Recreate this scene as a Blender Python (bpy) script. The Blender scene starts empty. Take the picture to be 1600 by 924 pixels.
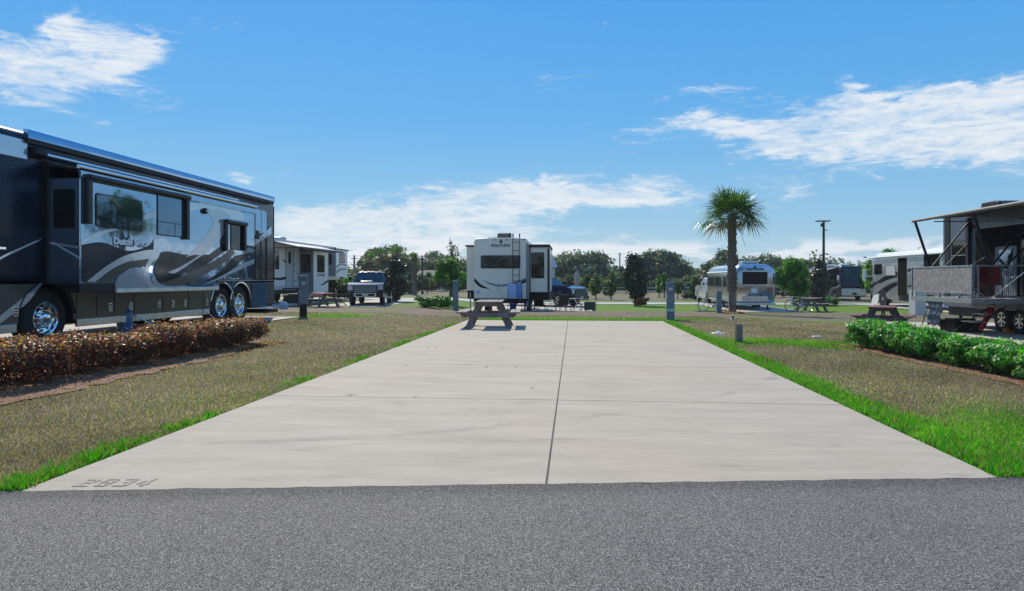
import bpy, math, random
import numpy as np
from mathutils import Vector, Matrix, Euler

random.seed(7)
RNG = np.random.default_rng(11)
SC = bpy.context.scene
COL = SC.collection
PI = math.pi
R = math.radians

# ------------------------------------------------------------------ camera
EYE = 1.38
YAW = math.atan(96 / 1067.0)          # camera looks slightly left of the pad's own direction (+Y)
cs, sn = math.cos(YAW), math.sin(YAW)
cam_d = bpy.data.cameras.new("camera")
cam = bpy.data.objects.new("camera", cam_d)
COL.objects.link(cam)
cam.location = (0, 0, EYE)
cam.rotation_euler = (R(90), 0, YAW)
cam_d.sensor_width = 36
cam_d.lens = 36 * 1067 / 1600.0
cam_d.shift_y = -25 / 1600.0
cam_d.clip_start = 0.05
cam_d.clip_end = 3000
SC.camera = cam

# ------------------------------------------------------------------ light and exposure
SUN_EL = R(42)
SUN_AZ = R(21.5)                       # degrees left of +Y
sun_d = bpy.data.lights.new("sun", 'SUN')
sun_d.energy = 4.5
sun_d.angle = R(0.53)
sun_d.color = (1.0, 0.90, 0.76)
sun = bpy.data.objects.new("sun", sun_d)
COL.objects.link(sun)
sdir = Vector((-math.sin(SUN_AZ) * math.cos(SUN_EL), math.cos(SUN_AZ) * math.cos(SUN_EL), math.sin(SUN_EL)))
sun.rotation_euler = (-sdir).to_track_quat('-Z', 'Y').to_euler()

SC.view_settings.view_transform = 'Standard'
SC.view_settings.look = 'None'
SC.view_settings.gamma = 1.0
SC.view_settings.exposure = 0.25
SC.view_settings.use_curve_mapping = False
SC.render.engine = 'CYCLES'
SC.cycles.max_bounces = 7
SC.cycles.transparent_max_bounces = 12
SC.cycles.sample_clamp_indirect = 6.0
SC.cycles.use_denoising = True


# ------------------------------------------------------------------ node helper
class NT:
    def __init__(s, tree):
        s.t = tree
        s.n = tree.nodes
        s.l = tree.links

    def new(s, typ, **kw):
        nd = s.n.new(typ)
        for k, v in kw.items():
            setattr(nd, k, v)
        return nd

    def link(s, a, b):
        s.l.new(a, b)

    def val(s, sock, v):
        if isinstance(v, bpy.types.NodeSocket):
            s.l.new(v, sock)
        else:
            sock.default_value = v

    def math(s, op, a, b=0.0, c=0.0, clamp=False):
        nd = s.new('ShaderNodeMath', operation=op)
        nd.use_clamp = clamp
        s.val(nd.inputs[0], a)
        s.val(nd.inputs[1], b)
        if len(nd.inputs) > 2:
            s.val(nd.inputs[2], c)
        return nd.outputs[0]

    def mix(s, fac, a, b, blend='MIX'):
        nd = s.new('ShaderNodeMix', data_type='RGBA', blend_type=blend)
        s.val(nd.inputs[0], fac)
        s.val(nd.inputs[6], a)
        s.val(nd.inputs[7], b)
        return nd.outputs[2]

    def noise(s, vec, scale, detail=4, rough=0.55, dist=0.0, out=0):
        nd = s.new('ShaderNodeTexNoise')
        if vec is not None:
            s.l.new(vec, nd.inputs['Vector'])
        nd.inputs['Scale'].default_value = scale
        nd.inputs['Detail'].default_value = detail
        nd.inputs['Roughness'].default_value = rough
        nd.inputs['Distortion'].default_value = dist
        return nd.outputs[out]

    def ramp(s, fac, stops, interp='LINEAR'):
        nd = s.new('ShaderNodeValToRGB')
        nd.color_ramp.interpolation = interp
        els = nd.color_ramp.elements
        while len(els) < len(stops):
            els.new(0.5)
        for e, (p, c) in zip(els, stops):
            e.position = p
            e.color = c if len(c) == 4 else (*c, 1)
        s.val(nd.inputs[0], fac)
        return nd.outputs[0]

    def smooth(s, v, lo, hi):
        nd = s.new('ShaderNodeMapRange', interpolation_type='SMOOTHSTEP')
        s.val(nd.inputs[0], v)
        nd.inputs[1].default_value = lo
        nd.inputs[2].default_value = hi
        return nd.outputs[0]


# ------------------------------------------------------------------ world: Nishita sky with high thin clouds
W = bpy.data.worlds.new("World")
SC.world = W
W.use_nodes = True
nt = NT(W.node_tree)
for nd in list(nt.n):
    nt.n.remove(nd)
w_out = nt.new('ShaderNodeOutputWorld')
bg = nt.new('ShaderNodeBackground')
nt.link(bg.outputs[0], w_out.inputs[0])
bg.inputs['Strength'].default_value = 0.07
sky = nt.new('ShaderNodeTexSky', sky_type='NISHITA')
sky.sun_disc = False
sky.sun_elevation = SUN_EL
sky.sun_rotation = -SUN_AZ
sky.air_density = 1.25
sky.dust_density = 0.2
sky.ozone_density = 2.6
tc = nt.new('ShaderNodeTexCoord')
sep = nt.new('ShaderNodeSeparateXYZ')
nt.link(tc.outputs['Generated'], sep.inputs[0])
az = nt.math('ARCTAN2', sep.outputs[0], sep.outputs[1])          # radians right of +Y
el = nt.math('ARCSINE', sep.outputs[2])
comb = nt.new('ShaderNodeCombineXYZ')
nt.link(az, comb.inputs[0])
nt.link(el, comb.inputs[1])
cvec = comb.outputs[0]


def px_dir(px, py):
    u = (px - 800) / 1067.0
    v = (437 - py) / 1067.0
    return math.atan(u) - YAW, math.atan(v / math.sqrt(1 + u * u))


def stretch(sx, sy, ox=0.0, rot=0.0):
    m = nt.new('ShaderNodeMapping')
    nt.link(cvec, m.inputs[0])
    m.inputs['Location'].default_value = (ox, ox * 0.7, 0)
    m.inputs['Rotation'].default_value = (0, 0, rot)
    m.inputs['Scale'].default_value = (sx, sy, 1)
    return m.outputs[0]


warp = nt.noise(stretch(8, 20, 1.7), 1.0, 8, 0.66, 0.6, out=1)
wv = nt.new('ShaderNodeVectorMath', operation='MULTIPLY_ADD')
nt.link(warp, wv.inputs[0])
wv.inputs[1].default_value = (0.26, 0.095, 0)
wadd = nt.new('ShaderNodeVectorMath', operation='ADD')
nt.link(cvec, wadd.inputs[0])
wadd.inputs[1].default_value = (-0.13, -0.0475, 0)
nt.link(wadd.outputs[0], wv.inputs[2])
wsep = nt.new('ShaderNodeSeparateXYZ')
nt.link(wv.outputs[0], wsep.inputs[0])
waz, wel = wsep.outputs[0], wsep.outputs[1]


def blob(px, py, wx, wy, rot=0.0, strength=1.0):
    a0, e0 = px_dir(px, py)
    sx = wx / 1067.0
    sy = wy / 1067.0
    dx = nt.math('SUBTRACT', waz, a0)
    dy = nt.math('SUBTRACT', wel, e0)
    c, s_ = math.cos(R(rot)), math.sin(R(rot))
    p = nt.math('ADD', nt.math('MULTIPLY', dx, c / sx), nt.math('MULTIPLY', dy, s_ / sx))
    q = nt.math('ADD', nt.math('MULTIPLY', dx, -s_ / sy), nt.math('MULTIPLY', dy, c / sy))
    r2 = nt.math('ADD', nt.math('MULTIPLY', p, p), nt.math('MULTIPLY', q, q))
    g = nt.math('POWER', 2.718, nt.math('MULTIPLY', r2, -1.0))
    return nt.math('MULTIPLY', g, strength)


blobs = [
    (40, 115, 130, 46, 8, 1.0), (150, 90, 80, 36, -35, .6), (190, 60, 40, 60, 20, .35), (265, 55, 60, 10, 30, .45),
    (110, 55, 70, 14, -40, .35),
    (1180, 198, 190, 20, -6, .9), (1330, 222, 230, 26, -7, .95), (1530, 215, 170, 42, -5, 1.0), (1480, 158, 190, 22, -4, .7),
    (1580, 150, 90, 30, 8, .8), (1340, 148, 40, 12, -20, .7),
    (930, 295, 200, 26, -2, 1.0), (720, 318, 200, 18, 0, .85), (850, 303, 120, 18, 0, .5), (620, 335, 160, 14, 0, .6), (1230, 292, 60, 22, -12, .5),
    (392, 277, 38, 9, 5, .8), (1110, 143, 90, 9, -3, .55), (865, 122, 55, 13, 20, .35), (870, 172, 30, 8, -30, .25),
    (985, 226, 60, 8, 0, .35), (1320, 274, 18, 8, 0, .5), (603, 79, 26, 8, 0, .4), (1468, 44, 12, 12, 0, .4),
    (430, 330, 60, 16, 0, .9), (560, 362, 210, 26, 2, .95), (760, 372, 170, 18, 0, .75), (470, 398, 200, 26, 0, .8),
    (850, 350, 40, 10, 0, .45), (1330, 362, 35, 7, 0, .35), (880, 385, 200, 12, 0, .5),
]
mask = None
for b in blobs:
    g = blob(*b)
    mask = g if mask is None else nt.math('ADD', mask, g)
n1 = nt.noise(stretch(7, 34, 3.1, R(4)), 1.0, 10, 0.66, 0.9)
n2 = nt.noise(stretch(26, 90, 5.3, R(-8)), 1.0, 9, 0.66, 1.2)
nn = nt.math('ADD', nt.math('MULTIPLY', n1, 0.58), nt.math('MULTIPLY', n2, 0.42))
mask = nt.math('MINIMUM', mask, 1.0)
dens = nt.math('ADD', nt.math('MULTIPLY', mask, 0.66), nt.math('MULTIPLY', nn, 2.1))
dens = nt.math('SUBTRACT', dens, 1.22)
# general thin cloud elsewhere (out of view; thickened behind the camera to brighten shaded faces)
glob = nt.noise(stretch(2.6, 7.5, 9.0), 1.0, 8, 0.6, 0.5)
behind = nt.math('GREATER_THAN', nt.math('ABSOLUTE', az), 1.05)
glob = nt.math('MULTIPLY', nt.smooth(glob, 0.44, 0.66), behind)
# low bank of small cumulus near the horizon
cum = nt.noise(stretch(11, 42, 12.0), 1.0, 8, 0.6, 0.3)
c_lo = nt.smooth(el, 0.010, 0.024)
c_hi = nt.smooth(el, 0.060, 0.044)
cum = nt.math('MULTIPLY', nt.smooth(nt.math('ADD', cum, nt.math('MULTIPLY', nt.math('MULTIPLY', c_lo, c_hi), 0.05)), 0.47, 0.60),
              nt.math('MULTIPLY', c_lo, c_hi))
cd = nt.math('ADD', nt.math('MULTIPLY', nt.smooth(dens, 0.02, 0.70), 0.95), nt.math('MULTIPLY', glob, 0.6))
cd = nt.math('ADD', cd, nt.math('MULTIPLY', cum, 0.85), clamp=True)
hs = nt.new('ShaderNodeHueSaturation')
hs.inputs['Saturation'].default_value = 1.22
hs.inputs['Value'].default_value = 1.0
nt.link(sky.outputs[0], hs.inputs['Color'])
grad = nt.ramp(nt.math('MULTIPLY', el, 2.0), [(0.0, (.44, .64, .80)), (.16, (.26, .54, .81)), (.45, (.115, .44, .87)), (1.0, (.04, .33, .89))])
gsc = nt.mix(1.0, grad, (12.0, 12.0, 12.0, 1), 'MULTIPLY')
skyc = nt.mix(0.80, hs.outputs[0], gsc)
skyc = nt.mix(cd, skyc, (10.0, 10.5, 11.0, 1))
nt.link(skyc, bg.inputs['Color'])

# ------------------------------------------------------------------ materials
MATS = {}


def mat(name, col, rough=0.6, metal=0.0, coat=0.0, var=0.12, vscale=6.0, bump=0.0, bscale=40.0, spec=0.5, alpha=None):
    if name in MATS:
        return MATS[name]
    m = bpy.data.materials.new(name)
    m.use_nodes = True
    t = NT(m.node_tree)
    p = t.n['Principled BSDF']
    p.inputs['Roughness'].default_value = rough
    p.inputs['Metallic'].default_value = metal
    p.inputs['Coat Weight'].default_value = coat
    p.inputs['Coat Roughness'].default_value = 0.03
    p.inputs['Specular IOR Level'].default_value = spec
    tcn = t.new('ShaderNodeTexCoord')
    if var > 0:
        n = t.noise(tcn.outputs['Object'], vscale, 6, 0.6)
        dark = tuple(c * (1 - var * 1.6) for c in col)
        lite = tuple(min(1, c * (1 + var)) for c in col)
        t.link(t.ramp(n, [(0.3, dark), (0.7, lite)]), p.inputs['Base Color'])
        if rough > 0.12:
            rr = t.math('ADD', t.math('MULTIPLY', n, 0.25), rough - 0.12)
            t.link(rr, p.inputs['Roughness'])
    else:
        p.inputs['Base Color'].default_value = (*col, 1)
    if bump > 0:
        bn = t.new('ShaderNodeBump')
        bn.inputs['Strength'].default_value = bump
        bn.inputs['Distance'].default_value = 0.01
        t.link(t.noise(tcn.outputs['Object'], bscale, 5, 0.6), bn.inputs['Height'])
        t.link(bn.outputs[0], p.inputs['Normal'])
    MATS[name] = m
    return m


def leaf_mat(name, gain=1.0, trans=0.35, rough=0.45, spec=0.5):
    """colour comes from the leaf's own colour attribute"""
    m = bpy.data.materials.new(name)
    m.use_nodes = True
    t = NT(m.node_tree)
    p = t.n['Principled BSDF']
    at = t.new('ShaderNodeAttribute', attribute_name='Col')
    colr = t.mix(1.0, at.outputs[0], (gain, gain, gain, 1), 'MULTIPLY')
    t.link(colr, p.inputs['Base Color'])
    p.inputs['Roughness'].default_value = rough
    p.inputs['Specular IOR Level'].default_value = spec
    tr = t.new('ShaderNodeBsdfTranslucent')
    tcol = t.mix(1.0, at.outputs[0], (1.5 * gain, 1.7 * gain, 0.6 * gain, 1), 'MULTIPLY')
    t.link(tcol, tr.inputs[0])
    mx = t.new('ShaderNodeMixShader')
    mx.inputs[0].default_value = trans
    t.link(p.outputs[0], mx.inputs[1])
    t.link(tr.outputs[0], mx.inputs[2])
    t.link(mx.outputs[0], t.n['Material Output'].inputs[0])
    return m


def paint_flake(name, col, rough=0.05, metal=0.8):
    m = mat(name, col, rough, metal, coat=.35 if metal > .4 else .12, var=0.03, vscale=3, spec=.5 if metal > .4 else .3)
    t = NT(m.node_tree)
    p = t.n['Principled BSDF']
    tcn = t.new('ShaderNodeTexCoord')
    b = t.new('ShaderNodeBump')
    b.inputs['Strength'].default_value = 0.35
    b.inputs['Distance'].default_value = 0.025
    t.link(t.noise(tcn.outputs['Object'], 1.3, 2, 0.4), b.inputs['Height'])
    t.link(b.outputs[0], p.inputs['Normal'])
    t.link(b.outputs[0], p.inputs['Coat Normal'])
    return m


M = dict(
    navy=paint_flake('navy gloss paint', (.004, .010, .026), .28, .0),
    slide=paint_flake('blue grey gloss paint', (.34, .46, .60), .035, .9),
    silver=paint_flake('silver gloss paint', (.62, .66, .70), .12, .6),
    pale=paint_flake('pale grey gloss paint', (.50, .54, .58), .10, .5),
    taupe=paint_flake('taupe gloss paint', (.13, .115, .10), .12, .3),
    char=paint_flake('charcoal gloss paint', (.022, .024, .030), .10, .2),
    chrome=mat('polished chrome', (.85, .86, .88), .06, 1.0, var=0),
    alu=mat('brushed aluminium', (.72, .73, .75), .28, 1.0, var=.06, vscale=9),
    satin=mat('satin aluminium skin', (.50, .52, .55), .22, 1.0, var=.05, vscale=2),
    black=mat('black plastic', (.010, .010, .012), .5, var=.2, spec=.35),
    blackm=mat('black powder coat', (.014, .014, .018), .3, .2, var=.2),
    rubber=mat('tyre rubber', (.018, .018, .018), .8, var=.25, vscale=20, bump=.3, bscale=30),
    glass=mat('dark tinted glass', (.006, .008, .010), .03, 0, coat=.0, var=0, spec=.55),
    mglass=paint_flake('mirror tinted glass', (.15, .22, .30), .03, .9),
    white=mat('white fibreglass', (.78, .78, .77), .28, 0, coat=.3, var=.015, vscale=.6),
    offwh=mat('warm off white fibreglass', (.84, .75, .62), .35, 0, coat=.25, var=.05, vscale=2),
    greyp=mat('mid grey fibreglass', (.20, .21, .23), .32, 0, coat=.4, var=.05, vscale=3),
    lgrey=mat('light grey fibreglass', (.52, .53, .54), .32, 0, coat=.4, var=.05, vscale=3),
    vinyl=mat('awning vinyl', (.12, .15, .20), .6, var=.12, vscale=4),
    blkvinyl=mat('black awning vinyl', (.02, .02, .022), .55, var=.2),
    steel=mat('galvanised steel', (.42, .43, .45), .45, .8, var=.15, vscale=15),
    ped=mat('grey green enamel', (.13, .165, .20), .5, var=.1, vscale=5),
    pedf=mat('bluish grey enamel', (.16, .20, .24), .45, var=.1, vscale=5),
    meter=mat('meter glass dome', (.35, .36, .36), .15, .3, coat=1, var=.1),
    wood=None, redwood=None,
    red=mat('red fabric', (.17, .008, .02), .6, var=.2, vscale=12, bump=.3),
    redv=mat('glossy red vinyl', (.42, .01, .02), .28, var=.15, vscale=9, bump=.5, bscale=14),
    bluec=mat('light blue towel cotton', (.40, .50, .75), .9, var=.15, vscale=14, bump=.5, bscale=60),
    bluec2=mat('mid blue towel cotton', (.17, .28, .52), .9, var=.15, vscale=14, bump=.5, bscale=60),
    tank=mat('blue gas bottle enamel', (.015, .11, .24), .3, coat=.5, var=.1),
    bluep=mat('dark blue car paint', (.006, .022, .07), .12, .4, coat=1, var=.03),
    blkp=mat('black car paint', (.012, .013, .018), .1, .4, coat=1, var=.03),
    whtp=mat('white car paint', (.66, .67, .68), .2, .0, coat=1, var=.03),
    orange=mat('orange plastic', (.75, .16, .01), .5, var=.1),
    greenf=mat('dark green fabric', (.012, .05, .038), .8, var=.2, vscale=10),
    lampb=mat('dark bronze metal', (.03, .026, .022), .5, .3, var=.15),
    redl=mat('red tail lamp lens', (.25, .01, .01), .15, coat=1, var=.05),
    clearl=mat('clear headlamp lens', (.55, .57, .60), .08, .3, coat=1, var=.1),
    amber=mat('amber lamp lens', (.7, .22, .02), .2, coat=1, var=.05),
    text=mat('white lettering', (.88, .88, .88), .5, .0, var=.0),
    textd=mat('dark lettering', (.03, .03, .035), .4, var=.05),
    tarp=mat('grey plastic sheet', (.16, .18, .18), .3, var=.3, vscale=6, bump=.8, bscale=9),
    house=mat('pale house siding', (.55, .54, .50), .7, var=.08),
    roofm=mat('pale metal roof', (.50, .52, .54), .45, .3, var=.1),
    roofd=mat('brown roof shingles', (.09, .075, .065), .85, var=.25, vscale=5),
    mesh=mat('woven grey screen', (.26, .25, .235), .85, var=.3, vscale=9, bump=.6, bscale=30),
    canvas=mat('beige canvas', (.38, .33, .27), .9, var=.15),
    whitep=mat('white plastic', (.75, .76, .76), .4, var=.06),
    bark=mat('brown bark', (.085, .065, .05), .9, var=.4, vscale=9, bump=1.0, bscale=18),
    bark2=mat('grey bark', (.20, .155, .12), .9, var=.4, vscale=9, bump=1.0, bscale=18),
)


def wood_mat(name, base, redtop=None):
    m = bpy.data.materials.new(name)
    m.use_nodes = True
    t = NT(m.node_tree)
    p = t.n['Principled BSDF']
    tcn = t.new('ShaderNodeTexCoord')
    mp = t.new('ShaderNodeMapping')
    t.link(tcn.outputs['Object'], mp.inputs[0])
    mp.inputs['Scale'].default_value = (30, 2.2, 30)
    n = t.noise(mp.outputs[0], 1.2, 8, .65, 0.6)
    blot = t.noise(tcn.outputs['Object'], 3.2, 5, .6)
    dark = tuple(c * .5 for c in base)
    lite = tuple(c * 1.5 for c in base)
    c = t.ramp(n, [(.25, dark), (.75, lite)])
    if redtop:
        c = t.mix(t.smooth(blot, .42, .55), c, (*redtop, 1))
    t.link(c, p.inputs['Base Color'])
    p.inputs['Roughness'].default_value = .8
    b = t.new('ShaderNodeBump')
    b.inputs['Strength'].default_value = .5
    b.inputs['Distance'].default_value = .004
    t.link(n, b.inputs['Height'])
    t.link(b.outputs[0], p.inputs['Normal'])
    return m


M['wood'] = wood_mat('weathered grey timber', (.21, .175, .155), (.17, .12, .115))
M['redwood'] = wood_mat('faded red timber', (.10, .07, .07), (.17, .028, .03))
M['legwood'] = wood_mat('grey brown timber', (.12, .10, .09))


# ------------------------------------------------------------------ mesh builder
class MB:
    def __init__(s):
        s.v = []
        s.f = []

    def add(s, vs, fs):
        o = len(s.v)
        s.v += [tuple(v) for v in vs]
        s.f += [tuple(i + o for i in f) for f in fs]
        return s

    def box(s, x0, x1, y0, y1, z0, z1, mtx=None):
        vs = [Vector(p) for p in ((x0, y0, z0), (x1, y0, z0), (x1, y1, z0), (x0, y1, z0),
                                  (x0, y0, z1), (x1, y0, z1), (x1, y1, z1), (x0, y1, z1))]
        if mtx is not None:
            vs = [mtx @ v for v in vs]
        return s.add(vs, [(0, 3, 2, 1), (4, 5, 6, 7), (0, 1, 5, 4), (1, 2, 6, 5), (2, 3, 7, 6), (3, 0, 4, 7)])

    def cyl(s, p0, p1, r0, r1=None, n=12, caps=True):
        r1 = r0 if r1 is None else r1
        p0, p1 = Vector(p0), Vector(p1)
        d = (p1 - p0).normalized()
        a = d.orthogonal().normalized()
        b = d.cross(a)
        vs = []
        for p, r in ((p0, r0), (p1, r1)):
            for i in range(n):
                t = 2 * PI * i / n
                vs.append(p + a * (r * math.cos(t)) + b * (r * math.sin(t)))
        fs = [(i, (i + 1) % n, n + (i + 1) % n, n + i) for i in range(n)]
        if caps:
            fs += [tuple(range(n - 1, -1, -1)), tuple(range(n, 2 * n))]
        return s.add(vs, fs)

    def tube(s, pts, r, n=8):
        """swept tube; r is a number or a list"""
        pts = [Vector(p) for p in pts]
        rs = r if isinstance(r, (list, tuple)) else [r] * len(pts)
        vs, fs = [], []
        a = None
        for i, p in enumerate(pts):
            d = (pts[min(i + 1, len(pts) - 1)] - pts[max(i - 1, 0)]).normalized()
            if a is None:
                a = d.orthogonal().normalized()
            else:
                a = (a - d * a.dot(d))
                a = a.normalized() if a.length > 1e-6 else d.orthogonal().normalized()
            b = d.cross(a)
            for k in range(n):
                t = 2 * PI * k / n
                vs.append(p + a * (rs[i] * math.cos(t)) + b * (rs[i] * math.sin(t)))
        for i in range(len(pts) - 1):
            for k in range(n):
                fs.append((i * n + k, i * n + (k + 1) % n, (i + 1) * n + (k + 1) % n, (i + 1) * n + k))
        fs += [tuple(range(n - 1, -1, -1)), tuple(range((len(pts) - 1) * n, len(pts) * n))]
        return s.add(vs, fs)

    def prism(s, poly, axis, a0, a1):
        """polygon in the plane across axis ('x': (y,z), 'y': (x,z), 'z': (x,y)) swept from a0 to a1"""
        def P(p, a):
            if axis == 'x':
                return (a, p[0], p[1])
            if axis == 'y':
                return (p[0], a, p[1])
            return (p[0], p[1], a)
        n = len(poly)
        area = sum(poly[i][0] * poly[(i + 1) % n][1] - poly[(i + 1) % n][0] * poly[i][1] for i in range(n))
        if (area < 0) != (axis == 'y'):
            poly = poly[::-1]
        if a1 < a0:
            a0, a1 = a1, a0
        vs = [P(p, a0) for p in poly] + [P(p, a1) for p in poly]
        fs = [tuple(range(n - 1, -1, -1)), tuple(range(n, 2 * n))]
        fs += [(i, (i + 1) % n, n + (i + 1) % n, n + i) for i in range(n)]
        return s.add(vs, fs)

    def loft(s, rings, caps=True):
        n = len(rings[0])
        vs = [p for r in rings for p in r]
        fs = []
        for i in range(len(rings) - 1):
            for k in range(n):
                fs.append((i * n + k, i * n + (k + 1) % n, (i + 1) * n + (k + 1) % n, (i + 1) * n + k))
        if caps:
            fs += [tuple(range(n - 1, -1, -1)), tuple(range((len(rings) - 1) * n, len(rings) * n))]
        return s.add(vs, fs)

    def lathe(s, prof, n=20, c=(0, 0, 0), axis='z', caps=True):
        """prof: list of (r, h)"""
        rings = []
        for r, h in prof:
            ring = []
            for k in range(n):
                t = 2 * PI * k / n
                a, b = r * math.cos(t), r * math.sin(t)
                if axis == 'z':
                    ring.append((c[0] + a, c[1] + b, c[2] + h))
                elif axis == 'x':
                    ring.append((c[0] + h, c[1] + a, c[2] + b))
                else:
                    ring.append((c[0] + b, c[1] + h, c[2] + a))
            rings.append(ring)
        return s.loft(rings, caps)

    def quad(s, a, b, c, d):
        return s.add([a, b, c, d], [(0, 1, 2, 3)])

    def build(s, name, m, parent=None, loc=(0, 0, 0), smooth=None, bevel=0, seg=2):
        me = bpy.data.meshes.new(name)
        me.from_pydata([tuple(v) for v in s.v], [], s.f)
        me.validate()
        if m is not None:
            me.materials.append(m)
        if smooth is not None:
            me.polygons.foreach_set('use_smooth', [True] * len(me.polygons))
            me.set_sharp_from_angle(angle=R(smooth))
        o = bpy.data.objects.new(name, me)
        COL.objects.link(o)
        if parent is not None:
            o.parent = parent
        o.location = loc
        if bevel:
            b = o.modifiers.new('bevel', 'BEVEL')
            b.width = bevel
            b.segments = seg
            b.limit_method = 'ANGLE'
            b.angle_limit = R(35)
            b.harden_normals = False
        return o


def rrect(x0, x1, z0, z1, r, n=4):
    pts = []
    for cx, cz, a0 in ((x1 - r, z0 + r, -90), (x1 - r, z1 - r, 0), (x0 + r, z1 - r, 90), (x0 + r, z0 + r, 180)):
        for i in range(n + 1):
            a = R(a0 + 90 * i / n)
            pts.append((cx + r * math.cos(a), cz + r * math.sin(a)))
    return pts


def thing(name, label, cat, loc=(0, 0, 0), rz=0.0, group=None):
    o = bpy.data.objects.new(name, None)
    o.empty_display_size = 0.3
    COL.objects.link(o)
    o.location = loc
    o.rotation_euler = (0, 0, rz)
    o['label'] = label
    o['category'] = cat
    if group:
        o['group'] = group
    return o


def tag(o, label, cat, group=None):
    o['label'] = label
    o['category'] = cat
    if group:
        o['group'] = group
    return o


def struct(o, kind='structure'):
    o['kind'] = kind
    return o


def copy_tree(o, parent=None):
    c = o.copy()
    COL.objects.link(c)
    c.parent = parent
    for ch in list(o.children):
        copy_tree(ch, c)
    return c


def text_mesh(name, txt, size, m, parent, loc, rot, extrude=0.003, sx=1.0, bold=0.0, shear=0.0):
    cu = bpy.data.curves.new(name, 'FONT')
    cu.body = txt
    cu.size = size
    cu.extrude = extrude
    cu.offset = bold
    cu.shear = shear
    cu.align_x = 'CENTER'
    cu.align_y = 'CENTER'
    tmp = bpy.data.objects.new(name + '_tmp', cu)
    COL.objects.link(tmp)
    bpy.context.view_layer.update()
    me = bpy.data.meshes.new_from_object(tmp.evaluated_get(bpy.context.evaluated_depsgraph_get()))
    bpy.data.objects.remove(tmp)
    me.materials.clear()
    me.materials.append(m)
    o = bpy.data.objects.new(name, me)
    COL.objects.link(o)
    o.parent = parent
    o.location = loc
    o.rotation_euler = rot
    o.scale = (sx, 1, 1)
    return o


def S(v, a, b):
    t = np.clip((v - a) / (b - a), 0, 1)
    return t * t * (3 - 2 * t)


def g(X, Y):
    """height of the ground"""
    L = S(X, -4.6, -8.0)
    Rr = S(X, 3.6, 11.0)
    near = 0.15 * L * (1 - S(Y, 24, 31)) - 0.28 * Rr
    mm = S(X, -9.5, -5.5)
    F = S(Y, 30.2, 33.0)
    z = near * (1 - F) - F * (0.12 * (1 - mm) + 0.42 * mm)
    return z - 0.45 * S(Y, 50, 72) * S(X, 12, 26)


def at(px, d):
    """world x, y of a photograph column at depth d"""
    u = (px - 800) / 1067.0
    return d * (u * cs - sn), d * (cs + u * sn)


def hz(py, d):
    return EYE + (437 - py) * d / 1067.0


def onX(px, py, X):
    """point of the plane x = X seen at a pixel -> (y, z)"""
    u = (px - 800) / 1067.0
    d = X / (u * cs - sn)
    return d * (cs + u * sn), EYE + (437 - py) * d / 1067.0


# ------------------------------------------------------------------ the ground
def greenness(X, Y):
    e = np.zeros_like(X)

    def el(cx, cy, rx, ry, s=1.0):
        return s * np.exp(-(((X - cx) / rx) ** 2 + ((Y - cy) / ry) ** 2))
    e += el(5.3, 15.6, 2.6, 1.1, 1.1)
    e += el(8.0, 16.4, 2.2, .7, .35)
    e += el(4.6, 6.0, 1.5, 1.6, .85)
    e += el(6.2, 6.4, 2.2, 1.3, .38)
    e += 1.0 * np.exp(-((Y - 24.0) / .75) ** 2) * (X > -3.2) * (X < 5.0)
    e += .6 * np.exp(-((Y - 27.5) / 1.2) ** 2) * (X > 6)
    e += .75 * S(Y, 36, 40) * (1 - .65 * S(Y, 54, 62))
    e += el(-8.2, 22.6, 1.4, 1.0, 1.2)
    e += el(-9.0, 33, 3.5, 1.6, .9)
    e += .45 * np.exp(-((Y - 31.5) / 1.2) ** 2) * (X > 1)
    # strips along the main pad's two long sides
    e += 1.0 * np.exp(-((X + 3.66) / .15) ** 2) * (Y < 22) * (.10 + .9 * S(Y, 6.2, 5.2) + .40 * (np.sin(Y * 2.3) + .5 * np.sin(Y * 5.1) > .35))
    e += 1.0 * np.exp(-((X - 3.12) / .26) ** 2) * (Y < 23)
    return np.clip(e, 0, 1)


def axis_pts(a, b, step, far, ratio=1.22):
    p = list(np.arange(a, b + 1e-6, step))
    s = step
    lo = [a]
    while lo[-1] > -far:
        s *= ratio
        lo.append(lo[-1] - s)
    s = step
    hi = [b]
    while hi[-1] < far:
        s *= ratio
        hi.append(hi[-1] + s)
    return np.array(lo[:0:-1] + p + hi[1:])


def grid_mesh(name, xs, ys, zoff, m, attr=True):
    XX, YY = np.meshgrid(xs, ys)
    ZZ = g(XX, YY) + zoff
    nx, ny = len(xs), len(ys)
    co = np.stack([XX, YY, ZZ], -1).reshape(-1, 3)
    idx = np.arange(nx * ny).reshape(ny, nx)
    q = np.stack([idx[:-1, :-1], idx[:-1, 1:], idx[1:, 1:], idx[1:, :-1]], -1).reshape(-1, 4)
    me = bpy.data.meshes.new(name)
    me.from_pydata(co.tolist(), [], q.tolist())
    me.polygons.foreach_set('use_smooth', [True] * len(q))
    if attr:
        a = me.attributes.new('green', 'FLOAT', 'POINT')
        a.data.foreach_set('value', greenness(co[:, 0], co[:, 1]).astype(np.float32))
    me.materials.append(m)
    o = bpy.data.objects.new(name, me)
    COL.objects.link(o)
    return o


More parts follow.
